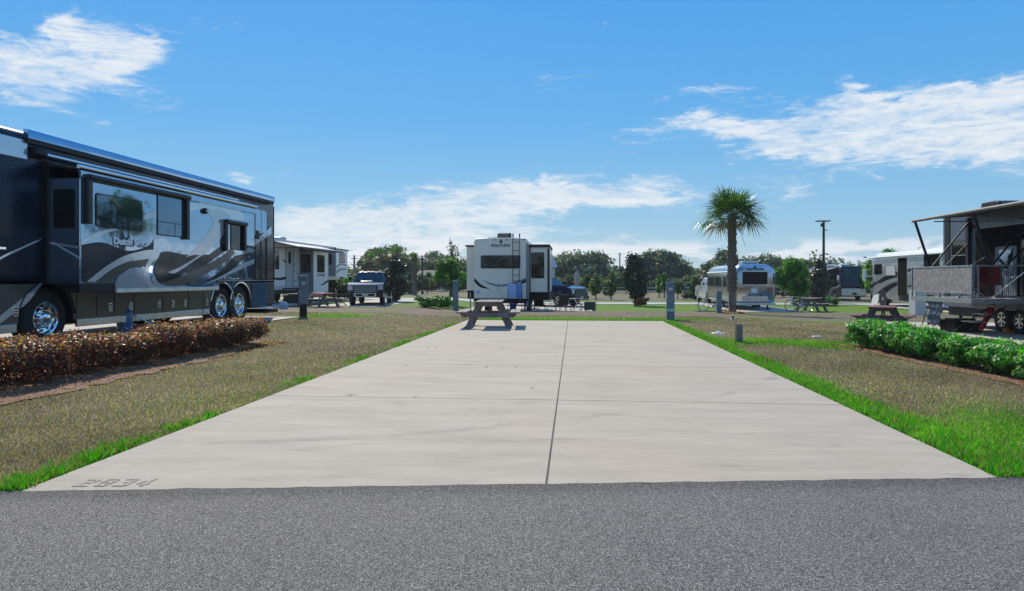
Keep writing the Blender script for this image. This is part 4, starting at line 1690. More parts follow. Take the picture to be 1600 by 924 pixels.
flat(fw, cr([(740.5, 434), (752, 445), (766, 452)]) + cr([(766, 452), (750, 449), (740.5, 440)]), M['char'])
flat(fw, cr([(753, 437), (765, 442), (780, 445), (795, 443), (812, 438), (823.5, 434)]) + cr([(823.5, 437), (812, 442), (796, 446.5), (779, 448), (765, 445)]), M['greyp'])
flat(fw, cr([(812, 444), (818, 438), (823.8, 435)]) + cr([(823.8, 440), (818, 443), (812, 444)]), M['char'], .007)
mb = MB().box(lx(779.3), lx(779.9), -.006, 0, lz(455), lz(441))
mb.build('panel_seam', M['greyp'], fw)
mb = MB().prism(rrect(lx(743), lx(750), lz(459), lz(454), .02), 'y', -.006, 0).build('info_label', M['bluec'], fw)
MB().box(-wS - .01, wS + .01, -.05, .12, zb - .12, zb + .0).build('bumper', M['black'], fw, bevel=.01)
for x in (-wS + .1, wS - .1):
    for y in (3.6, 4.5):
        wheel(fw, (x - .1 * (1 if x > 0 else -1), y, .38), .38, .22, .2, 1 if x > 0 else -1, 'spoke', rim_m=M['alu'])
for x in (-wS + .2, wS - .2):
    jack(fw, x, .6, .02, zb - .1)
    jack(fw, x, 8.9, .02, 1.65)
for q in (731, 738):
    MB().cyl((lx(q), .7, .03), (lx(q), .7, lz(458)), .03, None, 8).build('stabiliser', M['steel'], fw)

# ---- left fifth wheel (white with grey slides)
XC, XCs = -17.66, -16.72
gz = -.12
T = Vector((XC - 1.25, 45.0, gz))
cg = thing('fifth_wheel_trailer', 'white fifth wheel trailer with grey slide-outs and open awning behind the large motorhome', 'camper trailer', T)


def cp(mb, name, m, par=None, **k):
    mb.v = [tuple(Vector(v) - T) for v in mb.v]
    return mb.build(name, m, par or cg, **k)


Yc0 = 37.8
Yc1 = onX(545, 400, XCs)[0]
ztop = onX(435, 375, XC)[1]
poly = [(Yc0, ztop), (Yc0, .75), (46.6, .75), (47.0, 1.35), (Yc1 + .6, 1.35), (Yc1 + .9, 1.8), (Yc1 + .7, ztop - .5), (Yc1 - .1, ztop)]
cp(MB().prism(poly, 'x', XC - 2.5, XC), 'body', M['white'], bevel=.04)
cp(MB().box(XC - 2.4, XC - .1, Yc0 + .2, 46.5, .5, .74), 'chassis', M['black'])
cp(MB().box(XC - .005, XC + .006, Yc0 + .02, 46.5, .76, onX(440, 447, XC)[1]), 'lower_panel', M['lgrey'])
cp(MB().box(XC - 2.52, XC + .02, Yc0 - .01, Yc1 - .1, ztop - .03, ztop + .02), 'roof_edge', M['whitep'])
# living slide
ya, _ = onX(490, 400, XCs)
yb, _ = onX(513, 400, XCs)
zt_, zb_ = onX(500, 393, XCs)[1], onX(500, 457, XCs)[1]
sl = cp(MB().box(XC - .1, XCs, ya, yb, zb_, zt_), 'slide_out', M['white'], bevel=.015)
cp(MB().box(XC, XCs - .01, ya - .012, ya - .002, zb_ + .02, zt_ - .02), 'side_panel', M['greyp'], sl)
f_ = cp(MB().prism(rrect(XC + .10, XC + .75, onX(490, 426, XCs)[1], onX(490, 398, XCs)[1], .06), 'y', ya - .03, ya - .01), 'window', M['black'], sl)
cp(MB().prism(rrect(XC + .12, XC + .73, onX(490, 425, XCs)[1], onX(490, 399, XCs)[1], .05), 'y', ya - .036, ya - .02), 'pane', M['glass'], f_)
win(XCs, 495.5, 399, 507, 426, sl, M['glass'], T=T)
cp(MB().box(XC, XCs + .06, ya - .08, yb + .05, zt_ + .003, zt_ + .06), 'slide_topper', M['blkvinyl'], sl)
band([(499, 446), (505, 443), (512, 437)], [(499, 446), (506, 445), (512, 441)], M['char'], .006, X=XCs, par=sl, T=T)
text_mesh('lettering', 'COUGAR', .26, M['textd'], sl, Vector((XCs + .006, onX(501.5, 430, XCs)[0], onX(501.5, 430, XCs)[1])) - T, (R(90), 0, R(90)), .003, sx=1.25, bold=.006)
# bedroom slide
XC2 = -16.85
ya, _ = onX(525, 400, XC2)
yb, _ = onX(543, 400, XC2)
zt_, zb_ = onX(534, 391, XC2)[1], onX(534, 433, XC2)[1]
sl2 = cp(MB().box(XC - .1, XC2, ya, yb, zb_, zt_), 'slide_out', M['white'], bevel=.015)
cp(MB().box(XC, XC2 - .01, ya - .012, ya - .002, zb_ + .05, zt_ - .02), 'side_panel', M['greyp'], sl2)
f_ = cp(MB().prism(rrect(XC + .15, XC + .5, onX(525, 414, XC2)[1], onX(525, 397, XC2)[1], .05), 'y', ya - .03, ya - .01), 'window', M['black'], sl2)
cp(MB().prism(rrect(XC + .17, XC + .48, onX(525, 413.5, XC2)[1], onX(525, 397.5, XC2)[1], .04), 'y', ya - .036, ya - .02), 'pane', M['glass'], f_)
win(XC2, 530, 396, 539, 411, sl2, M['glass'], T=T, split=.5)
cp(MB().box(XC, XC2 + .06, ya - .08, yb + .25, zt_ + .003, zt_ + .07), 'slide_topper', M['blkvinyl'], sl2)
band([(525.5, 416), (532, 412), (541, 414)], [(525.5, 419), (533, 414), (541, 416)], M['greyp'], .006, X=XC2, par=sl2, T=T)
band([(525.5, 424), (531, 420), (541, 420)], [(525.5, 428), (532, 423), (541, 422.5)], M['greyp'], .006, X=XC2, par=sl2, T=T)
# windows, door and stripes of the body wall
win(XC, 424, 392, 436, 421, cg, M['glass'], T=T, split=.55)
win(XC, 428 - 30, 392, 420 - 4, 421, cg, M['glass'], T=T)
d_ = cp(MB().prism(rrect(onX(447, 400, XC)[0], onX(458, 400, XC)[0], onX(452, 448, XC)[1], onX(452, 389, XC)[1], .08), 'x', XC - .01, XC + .015), 'door', M['lgrey'])
cp(MB().prism(rrect(onX(450, 400, XC)[0], onX(454, 400, XC)[0], onX(452, 412, XC)[1], onX(452, 394, XC)[1], .04), 'x', XC, XC + .022), 'pane', M['glass'], d_)
mb = MB()
a, b = onX(446.5, 400, XC)[0], onX(458.5, 400, XC)[0]
mb.box(XC, XC + .02, a - .03, a, onX(452, 449, XC)[1], onX(452, 388, XC)[1]).box(XC, XC + .02, b, b + .03, onX(452, 449, XC)[1], onX(452, 388, XC)[1])
cp(mb, 'door_frame', M['black'])
cp(MB().box(XC, XC + .05, b - .2, b - .1, 1.5, 1.56), 'door_handle', M['chrome'])
cp(MB().tube([(XC + .05, b + .05, 1.3), (XC + .25, b + .08, 1.35), (XC + .28, b + .08, 1.7), (XC + .1, b + .05, 1.95)], .02, 6), 'grab_handle', M['blackm'])
band([(412, 424), (424, 432), (438, 434), (456, 429)], [(412, 428), (424, 436), (440, 438), (454, 433)], M['char'], .006, X=XC, par=cg, T=T)
band([(441, 405), (452, 412), (461, 414)], [(441, 407), (452, 415), (461, 414.5)], M['char'], .006, X=XC, par=cg, T=T)
# open awning
XA = -15.95
ya, yb = 38.9, 46.1
za = 3.28
aw = cp(MB().add([(XC, ya, ztop - .1), (XA, ya, za), (XA, yb, za), (XC, yb, ztop - .1), (XC, ya, ztop - .085), (XA, ya, za + .012), (XA, yb, za + .012), (XC, yb, ztop - .085)],
                 [(3, 2, 1, 0), (4, 5, 6, 7), (0, 1, 5, 4), (1, 2, 6, 5), (2, 3, 7, 6), (3, 0, 4, 7)]), 'awning', M['vinyl'])
cp(MB().cyl((XA, ya - .05, za - .01), (XA, yb + .05, za - .01), .06, None, 10), 'awning_roller', M['blackm'], aw)
for y in (ya, yb):
    cp(MB().tube([(XC + .04, y, 1.35), (XC + .06, y, ztop - .12)], .045, 6), 'awning_arm', M['blackm'], aw)
    cp(MB().tube([(XC + .10, y, 3.25), (XA, y, za - .02)], .025, 6), 'awning_brace', M['blackm'], aw)
for y in (39.2, 41.9):
    roofunit(cg, Vector((XC - 1.1, y, ztop)) - T, .8, 1.1, .33, M['white'] if y < 40 else M['steel'])
cp(MB().lathe([(.3, 0), (.3, .1), (.22, .25), (.08, .33), (.01, .34)], 16, (XC - .8, 37.95, ztop)), 'satellite_dome', M['whitep'], smooth=50)
for y in (43.6, 44.6):
    wheel(cg, Vector((XC - .15, y, gz + .4)) - T, .38, .22, .2, 1, 'spoke', rim_m=M['alu'])
    wheel(cg, Vector((XC - 2.35, y, gz + .4)) - T, .38, .22, .2, -1, 'spoke', rim_m=M['alu'])
jack(cg, 1.0, -6.6, .03, .85)
jack(cg, 1.0, 5.9, .03, 1.5)
mb = MB()
for k in range(3):
    mb.box(XC + .02 + .22 * k, XC + .27 + .22 * k, 41.0, 41.8, gz + .55 - .2 * k, gz + .58 - .2 * k)
mb.box(XC + .02, XC + .7, 40.98, 41.0, gz + .03, gz + .6)
cp(mb, 'entry_step', M['black'])

# ---- rounded aluminium trailer
X0a, X1a = 9.34, 11.84
Y0a = at(1180, 40)[1]
gz = -.42
al = thing('aluminium_trailer', 'rounded polished aluminium travel trailer standing behind the palm tree', 'camper trailer', ((X0a + X1a) / 2, Y0a, gz))
hw = 1.25


def asec(y, k, ztop=2.72, zbot=.42):
    """rounded cross-section, shrunk by k towards the ends"""
    pts = []
    w = hw * k
    zt = ztop - (1 - k) * 1.3
    zb_ = zbot + (1 - k) * .5
    r = .62 * k
    for (a0, a1, cx, cz, rr) in ((0, 90, w - r, zt - r, r), (90, 180, -w + r, zt - r, r)):
        for i in range(9):
            a = R(a0 + (a1 - a0) * i / 8)
            pts.append((cx + rr * math.cos(a), y, cz + rr * math.sin(a)))
    r2 = .22
    for (a0, a1, cx, cz, rr) in ((180, 270, -w + r2, zb_ + r2, r2), (270, 360, w - r2, zb_ + r2, r2)):
        for i in range(5):
            a = R(a0 + (a1 - a0) * i / 4)
            pts.append((cx + rr * math.cos(a), y, cz + rr * math.sin(a)))
    return pts


rings = [asec(y, k) for y, k in ((0.0, .86), (.06, .92), (.2, .965), (.45, .99), (.8, 1.0), (7.4, 1.0), (7.9, .97), (8.3, .9), (8.5, .8))]
MB().loft(rings).build('body', M['satin'], al, smooth=50)
mb = MB()
for y in (1.6, 3.0, 4.4, 5.8, 7.2):
    for p, q in zip(asec(y, 1.003)[:-1], asec(y, 1.003)[1:]):
        mb.cyl(p, q, .008, None, 4, False)
mb.build('rivet_seam', M['steel'], al)
sA = 40 / 1067.0


def ax(px):
    return (px - 1179.5) * sA


def az_(py):
    return hz(py, 40) - gz


f_ = MB().prism(rrect(ax(1159), ax(1199.5), az_(446), az_(423.5), .05), 'y', -.05, .03).build('window', M['alu'], al)
MB().prism(rrect(ax(1160.2), ax(1198.3), az_(444.8), az_(425), .04), 'y', -.058, -.04).build('pane', M['glass'], f_)
MB().prism([(-hw * .95, az_(446)), (hw * .95, az_(446)), (hw * .95, az_(446.6)), (-hw * .95, az_(446.6))], 'y', -.03, 0.1).build('belt_rail', M['alu'], al)
for s_ in (-1, 1):   # wrap-round corner panes
    mb = MB()
    xs_ = [hw * .845, hw * .93, hw * .985]
    ys_ = [-.012, .045, .21]
    for i in range(2):
        mb.quad((s_ * xs_[i], ys_[i] - .012, az_(444.5)), (s_ * (xs_[i + 1] + .004), ys_[i + 1] - .008, az_(444.5)), (s_ * (xs_[i + 1] + .004), ys_[i + 1] - .008, az_(427)), (s_ * xs_[i], ys_[i] - .012, az_(427)))
    mb.build('corner_window', M['mglass'], al)
for (x, y) in ((-1, 1), (1, 1)):
    for q in (0, 1):
        cx = x * (.78 + .13 * q)
        MB().cyl((cx, -.03 + .02 * q, az_(452)), (cx, .06, az_(452)), .05, None, 14).build('tail_light', M['redl'], al, smooth=40)
pl_ = MB().box(ax(1174), ax(1183), -.03, -.0, az_(458), az_(451)).build('licence_plate', M['whitep'], al)
MB().box(ax(1175), ax(1182), -.02, .0, az_(450.5), az_(448)).build('badge', M['steel'], al)
text_mesh('lettering', 'AIRSTREAM', .17, M['textd'], al, (0, -.01, az_(421)), (R(90), 0, 0), .01, sx=1.15, bold=.006)
MB().box(-.06, .06, -.06, .1, az_(417) - .05, az_(417) + .04).build('rear_camera', M['black'], al, bevel=.01)
mb = MB()
for x in (-.35, 0, .35):
    mb.box(x - .03, x + .03, .02, .1, 2.52, 2.56)
mb.build('marker_light', M['redl'], al)
MB().prism(rrect(-hw * .93, hw * .93, .30, .44, .05), 'y', -.10, .2).build('bumper', M['alu'], al, bevel=.02)
for cx in (-.32, .32):
    MB().box(cx - .03, cx + .03, -.05, .02, az_(462) - .05, az_(462) + .03).build('hatch_latch', M['black'], al)
MB().prism(rrect(-.75, .75, .5, .82, .08), 'y', -.02, .03).build('rear_hatch', M['alu'], al)
roofunit(al, (.0, 1.6, 2.68), .95, 1.0, .24, M['alu'])
for y0, y1 in ((.7, 1.2), (1.9, 2.6), (3.4, 5.0), (5.5, 6.0), (6.3, 6.8), (7.0, 7.4)):
    f_ = MB().prism(rrect(y0, y1, 1.35, 1.98, .06), 'x', -hw - .015, -hw + .02).build('window', M['black'], al)
    MB().prism(rrect(y0 + .03, y1 - .03, 1.38, 1.95, .05), 'x', -hw - .02, -hw).build('pane', M['mglass'], f_)
mb = MB()
mb.cyl((-hw - .06, .8, 2.25), (-hw - .06, 7.4, 2.25), .05, None, 10)
mb.build('awning_roller', M['whitep'], al, smooth=40)
for x in (-1, 1):
    for y in (3.6, 4.5):
        wheel(al, (x * (hw - .16), y, .36), .36, .22, .2, x, 'spoke', rim_m=M['alu'])
jack(al, -.9, .7, .03, .5)
jack(al, .9, .7, .03, .5)

# ---- dark blue coach facing us in the distance
dB = 72.5
xb, yb_ = at(1334.5, dB)
gz = float(g(xb, yb_))
bc = thing('motorhome', 'distant dark blue motorhome facing the camera with a big windscreen beyond the lamp post', 'motorhome', (xb, yb_, gz), R(0))
hwb = 1.28
rings = []
for y, zt2, zf in ((0, 2.2, .75), (.05, 3.45, .5), (.25, 3.66, .45), (.9, 3.7, .4), (11.5, 3.7, .4)):
    rings.append([(x, y, z) for x, z in rrect(-hwb, hwb, zf, zt2, .12)])
MB().loft(rings).build('body', M['navy'], bc, smooth=50)
f_ = MB().prism(rrect(-hwb + .08, hwb - .04, 1.55, 3.35, .1), 'y', -.03, .1).build('windscreen', mat('blue tinted windscreen', (.02, .10, .22), .04, .6, coat=1, var=.05), bc)
MB().prism(rrect(-hwb, hwb, .5, 1.3, .15), 'y', -.06, .3).build('front_bumper', M['silver'], bc, bevel=.04)
MB().box(-.2, .25, -.08, 0, .62, .85).build('licence_plate', M['black'], bc)
for x in (-.95, .95):
    MB().prism(rrect(x - .2, x + .2, 1.1, 1.28, .05), 'y', -.08, -.03).build('headlight', M['clearl'], bc)
wheel(bc, (-hwb + .16, 1.9, .5), .5, .28, .3, -1)
wheel(bc, (-hwb + .16, 8.6, .5), .5, .28, .3, -1)
wheel(bc, (hwb - .16, 1.9, .5), .5, .28, .3, 1)
MB().prism([(.3, 1.5), (2.4, 1.1), (3.2, .45), (4, .45), (3, 1.35), (.3, 1.8)], 'x', -hwb - .006, -hwb).build('swoosh_stripe', M['silver'], bc)
MB().tube([(-hwb - .02, .3, 2.0), (-hwb - .35, -.1, 2.0), (-hwb - .38, -.1, 2.3)], .04, 6).build('mirror_arm', M['whitep'], bc)
MB().box(-hwb - .48, -hwb - .28, -.18, -.02, 2.2, 2.7).build('mirror', M['whitep'], bc, bevel=.04)
MB().add([(-hwb, 1.2, 3.5), (-hwb - 2.2, 1.2, 3.0), (-hwb - 2.2, 9.5, 3.1), (-hwb, 9.5, 3.5), (-hwb, 1.2, 3.54), (-hwb - 2.2, 1.2, 3.04), (-hwb - 2.2, 9.5, 3.14), (-hwb, 9.5, 3.54)],
         [(3, 2, 1, 0), (4, 5, 6, 7), (0, 1, 5, 4), (1, 2, 6, 5), (2, 3, 7, 6), (3, 0, 4, 7)]).build('awning', M['vinyl'], bc)
MB().box(-hwb - .01, -hwb + .02, 1.2, 4.0, 1.5, 3.0).build('side_window', M['glass'], bc)
for y in (3, 7):
    roofunit(bc, (0, y, 3.7), .8, 1.0, .26, M['whitep'])

# ---- grey swoosh motorhome seen from its side (right)
XG = 21.0
gz = -.42
T = Vector((XG + 1.27, 44.0, gz))
gm = thing('motorhome', 'grey and silver swoosh painted motorhome with two dark recessed panels behind the patio trailer', 'motorhome', T)


def gp(mb, name, m, par=None, **k):
    mb.v = [tuple(Vector(v) - T) for v in mb.v]
    return mb.build(name, m, par or gm, **k)


yg1 = onX(1359, 420, XG)[0]
yg0 = 38.6
ztg = onX(1460, 393, XG)[1]
rings = [[(x, y, z) for x, z in rrect(XG + i, XG + 2.55 - i, gz + .45 + j, ztg - j2, .14)] for y, i, j, j2 in
         ((yg0, 0, 0, 0), (yg1 - 1.0, 0, 0, 0), (yg1 - .35, .03, .05, .08), (yg1, .18, .3, .5))]
gp(MB().loft(rings), 'body', mat('warm grey coach paint', (.27, .275, .28), .25, .2, coat=.4, var=.02), smooth=50)


def gwall(pts_u, pts_l, m, lift=.006, name='swoosh_stripe', par=None):
    q = [onX(a, b, XG) for a, b in cr(pts_u) + cr(pts_l)[::-1]]
    return gp(MB().prism(q, 'x', XG - lift, XG - .0005), name, m, par)


def gq(x0, y0, x1, y1, m, name, lift=.01, par=None, r=.05):
    ya, _ = onX(x0, 437, XG)
    yb, _ = onX(x1, 437, XG)
    xm = (x0 + x1) / 2
    z1, z0 = onX(xm, y0, XG)[1], onX(xm, y1, XG)[1]
    return gp(MB().prism(rrect(min(ya, yb), max(ya, yb), z0, z1, r), 'x', XG - lift, XG + .01), name, m, par)


MATT = mat('matt black', (.006, .006, .007), .95, var=.1, spec=.05)
gq(1403, 403, 1417, 462, MATT, 'recessed_panel', .008, r=.01)
gq(1443.5, 397, 1468, 440, MATT, 'recessed_panel', .008, r=.01)
f_ = gq(1366, 413, 1378, 429, M['black'], 'window', .02)
gq(1367, 414, 1377, 428, M['glass'], 'pane', .026, f_)
f_ = gq(1384, 415, 1400, 431, M['greyp'], 'window', .02)
gq(1385, 416, 1399, 430, M['lgrey'], 'pane', .026, f_)
gwall([(1360, 441), (1370, 433), (1383, 425)], [(1360, 443), (1372, 436), (1384, 427)], M['silver'])
gwall([(1360, 446), (1372, 439), (1385, 431), (1402, 425)], [(1360, 452), (1375, 443), (1388, 437), (1402, 433)], dk)
gwall([(1360, 458), (1372, 449), (1386, 439), (1402, 435)], [(1368, 458.5), (1380, 449), (1390, 443), (1402, 440)], M['silver'], .009)
gwall([(1370, 458.5), (1384, 448), (1402, 440)], [(1384, 458.5), (1392, 452), (1402, 446)], dk, .007)
gwall([(1360, 452), (1368, 446), (1374, 441)], [(1360, 455), (1368, 449), (1374, 443)], M['silver'], .008)
gwall([(1418, 412), (1430, 409), (1443, 412)], [(1418, 416), (1430, 413), (1443, 417)], M['silver'])
gwall([(1418, 421), (1428, 419), (1436, 425), (1438, 436)], [(1418, 425), (1427, 424), (1433, 430), (1433, 438)], dk)
gwall([(1417, 448), (1425, 444), (1438, 434)], [(1417, 449.5), (1427, 447), (1440, 437)], dk)
gwall([(1417, 449), (1428, 448.5), (1441, 442)], [(1417, 450.5), (1428, 451), (1441, 446)], M['silver'], .008)
gwall([(1417, 441), (1424, 428), (1434, 436)], [(1417, 445), (1424, 440), (1432, 440)], M['greyp'], .004)
gq(1404, 460, 1458, 472, M['char'], 'lower_panel', .004, r=.02)
gwall([(1362, 470), (1366, 462), (1376, 459.5), (1386, 459.5)], [(1362, 475), (1370, 474), (1374, 468), (1386, 465)], M['white'], .008)
mb = MB().cyl((XG - .12, onX(1361, 404, XG)[0], ztg - .12), (XG - .12, yg0 + .2, ztg - .12), .06, None, 10)
gp(mb, 'awning_roller', M['whitep'], smooth=40)
mb = MB().prism([(XG + .1, ztg - .02), (XG + .2, ztg + .18), (XG + 2.3, ztg + .18), (XG + 2.4, ztg - .02)], 'y', yg0 + .3, yg1 - .8)
gp(mb, 'roof_fairing', M['whitep'])
gp(MB().box(XG + .8, XG + 1.6, 42, 43, ztg + .18, ztg + .38), 'air_conditioner', M['white'], bevel=.06)
gp(MB().tube([(XG + .5, 44.8, ztg + .18), (XG + .5, 44.8, ztg + .36), (XG + .5, 44.5, ztg + .36)], .02, 5), 'antenna', M['black'])
yf = onX(1379.5, 470, XG)[0]
wheel(gm, Vector((XG + .16, yf, gz + .5)) - T, .5, .28, .3, -1)
wheel(gm, Vector((XG + 2.4, yf, gz + .5)) - T, .5, .28, .3, 1)
wheel(gm, Vector((XG + .16, yg0 + 1.4, gz + .5)) - T, .5, .28, .3, -1)
gp(MB().cyl((XG - .01, yf, gz + .5), (XG + .02, yf, gz + .5), .62, None, 24), 'wheel_arch', M['black'])
mb = MB().tube([(XG + .05, yg1 - .1, 2.0 + gz), (XG - .25, yg1 + .3, 2.1 + gz), (XG - .25, yg1 + .3, 2.45 + gz)], .04, 6)
gp(mb, 'mirror_arm', M['whitep'])
gp(MB().box(XG - .36, XG - .14, yg1 + .22, yg1 + .36, 1.7 + gz, 2.5 + gz), 'mirror', M['whitep'], bevel=.04)
jack(gm, -1.0, -1.0, .03, .5)

# ---- toy hauler with patio deck (right edge)
XT = 13.3
gz = -.28
T = Vector((XT + 1.27, 20.0, gz))
th = thing('patio_trailer', 'tall blue grey fifth wheel trailer with a fenced fold-down patio deck and awning, right edge', 'camper trailer', T)


def tp_(mb, name, m, par=None, **k):
    mb.v = [tuple(Vector(v) - T) for v in mb.v]
    return mb.build(name, m, par or th, **k)


steelb = mat('slate blue fibreglass', (.075, .10, .135), .42, .0, coat=.15, var=.06, vscale=3)
Yt0, Yt1 = 11.6, 26.0
tp_(MB().box(XT, XT + 2.5, Yt0, Yt1, .42, 3.62), 'body', steelb, bevel=.05)
tp_(MB().box(XT - .01, XT + 2.52, Yt0 - .02, Yt1 + .02, 3.623, 3.68), 'roof_edge', M['blackm'])
tp_(MB().box(XT + .15, XT + 2.3, Yt0 + .2, Yt1 - .1, .12, .42), 'chassis', M['black'])
roofunit(th, Vector((XT + .75, 23.9, 3.68)) - T, .7, 1.1, .28)
for y in (21.75, 22.6):
    wheel(th, Vector((XT + .12, y, gz + .41)) - T, .39, .24, .22, -1, 'spoke', rim_m=M['alu'])
    wheel(th, Vector((XT + 2.4, y, gz + .41)) - T, .39, .24, .22, 1, 'spoke', rim_m=M['alu'])


def tq(x0, y0, x1, y1, m, name, lift=.012, par=None, r=.04, X=XT):
    ya, _ = onX(x0, 437, X)
    yb, _ = onX(x1, 437, X)
    xm = (x0 + x1) / 2
    z1, z0 = onX(xm, y0, X)[1], onX(xm, y1, X)[1]
    return tp_(MB().prism(rrect(min(ya, yb), max(ya, yb), z0, z1, r), 'x', X - lift, X + .01), name, m, par)


f_ = tq(1487, 376, 1511, 424, M['black'], 'window')
tq(1488, 377, 1510, 423, M['glass'], 'pane', .018, f_)
tq(1488, 398.6, 1510, 399.8, M['steel'], 'window_bar', .022, f_, r=.002)
tq(1524, 352, 1640, 466, MATT, 'awning_shade_panel', .008)  # black panel across the door zone, painting in the dark under the awning
f_ = tq(1556, 385, 1590, 462, steelb, 'door', .03)
tq(1563, 390, 1584, 425, M['mglass'], 'pane', .036, f_)
f_ = tq(1596, 372, 1632, 462, M['black'], 'sliding_door', .03)
tq(1599, 375, 1630, 458, M['glass'], 'pane', .036, f_)
tq(1510, 339, 1700, 352, M['char'], 'upper_band', .004)
tq(1477, 335, 1484, 470, M['black'], 'corner_trim', .02)
tq(1500, 447, 1545, 455, M['char'], 'swoosh_stripe', .004)
# awning: roller, fabric and folding arms
XR_ = 11.5
ya, yb = 14.0, 24.35
zr = 3.36
aw = tp_(MB().add([(XT, ya, 3.5), (XR_, ya, zr + .02), (XR_, yb, zr + .02), (XT, yb, 3.5), (XT, ya, 3.512), (XR_, ya, zr + .032), (XR_, yb, zr + .032), (XT, yb, 3.512)],
                  [(0, 1, 2, 3), (7, 6, 5, 4), (4, 5, 1, 0), (5, 6, 2, 1), (6, 7, 3, 2), (7, 4, 0, 3)]), 'awning', M['blkvinyl'])
tp_(MB().cyl((XR_, ya, zr), (XR_, yb, zr), .05, None, 12), 'awning_roller', mat('dull grey tube', (.16, .155, .145), .6, var=.1), aw, smooth=40)
am_ = mat('dark blue enamel', (.010, .012, .03), .55, 0, var=.1, spec=.3)
for y in (24.25, 20.9):
    for pa, pb, r_ in (((XR_ + .02, y, zr - .02), (XR_ + .55, y + .05, 1.75), .045), ((XR_ + .55, y + .05, 1.75), (XT - .05, y + .05, 3.3), .03),
                       ((XR_ + .9, y + .05, 1.7), (XT - .05, y + .05, 2.6), .025)):
        tp_(MB().tube([pa, pb], r_, 8), 'awning_arm', am_, aw, smooth=40)
    tp_(MB().box(XT - .09, XT, y - .02, y + .14, 1.4, 3.45), 'awning_bracket', am_, aw)
for y in (24.0, 20.7):
    tp_(MB().box(XR_ + .5, XT - .1, y - .02, y + .02, 3.30, 3.335), 'awning_brace', M['alu'], aw)
# deck with railings
YD0, YD1 = 20.9, 24.4
zd = .80
dk_ = tp_(MB().box(XR_, XT, YD0, YD1, zd - .08, zd), 'patio_deck', M['steel'])
tp_(MB().box(XR_ - .03, XT, YD0 - .03, YD0 - .002, zd - .12, zd + .02).box(XR_ - .03, XR_ - .002, YD0, YD1, zd - .12, zd + .02), 'deck_edge', M['alu'], dk_)
for (x, y) in ((XR_, YD0), (XR_, YD1), (XR_ + .16, YD0), (XR_, (YD0 + YD1) / 2)):
    tp_(MB().box(x - .025, x + .025, y - .025, y + .025, zd, zd + (.98 if x != XR_ or y != (YD0 + YD1) / 2 else .18)), 'railing_post', M['alu'], dk_)
mb = MB()
mb.box(XR_ - .02, XR_ + .02, YD0, YD1, zd + .96, zd + 1.0)
mb.box(XR_ - .02, XR_ + .02, YD0, YD1, zd + .16, zd + .19)
mb.box(XR_, XT + 1.9, YD0 - .02, YD0 + .02, zd + .96, zd + 1.0) if False else None
mb.box(XR_, XT - .02, YD0 - .02, YD0 + .02, zd + .96, zd + 1.0)
mb.box(XR_, XT - .02, YD0 - .02, YD0 + .02, zd + .06, zd + .09)
mb.box(XR_ + .98, XR_ + 1.01, YD0 - .012, YD0 + .012, zd + .09, zd + .96)
mb.box(XR_, XT - .02, YD1 - .02, YD1 + .02, zd + .96, zd + 1.0)
tp_(mb, 'railing', M['alu'], dk_)
mb = MB().box(XR_ - .006, XR_ + .006, YD0 + .04, YD1 - .04, zd + .19, zd + .96)
tp_(mb, 'mesh_screen', M['mesh'], dk_)
mb = MB()
for k in range(9):
    y = YD0 + .2 + k * .38
    mb.box(XR_ + .005, XR_ + .02, y, y + .02, zd + .02, zd + .16)
tp_(mb, 'lower_rail_bar', M['steel'], dk_)
mb = MB().tube([(XR_ + .5, YD0 - .01, zd + .02), (XT - .02, YD0 - .9, 2.35)], .014, 6)
mb.tube([(XR_ + .0, YD0, zd + 1.0), (XT - .02, YD0 + .2, 2.9)], .008, 5)
tp_(mb, 'support_cable', M['alu'], dk_)
# dark see-through railing mesh on near side: thin vertical rods
mb = MB()
for k in range(26):
    x = XR_ + .2 + k * .062
    if x < XT - .05:
        mb.box(x - .003, x + .003, YD0 - .004, YD0 + .004, zd + .09, zd + .96)
tp_(mb, 'railing_rod', M['blackm'], dk_)
# steps
mb = MB()
for k, (z, y) in enumerate(((.56, 0), (.33, .28), (.10, .56))):
    mb.box(XT - .95 - y, XT - .6 - y, 21.35, 22.0, z, z + .03)
o = tp_(mb, 'entry_step', M['alu'])
tp_(MB().tube([(XT - .6, 21.35, .6), (XT - 1.6, 21.35, -.1)], .02, 5).tube([(XT - .6, 22.0, .6), (XT - 1.6, 22.0, -.1)], .02, 5), 'step_rail', M['blackm'], o)
jack(th, XT + .3 - T.x, 25.4 - T.y, .03, .45)

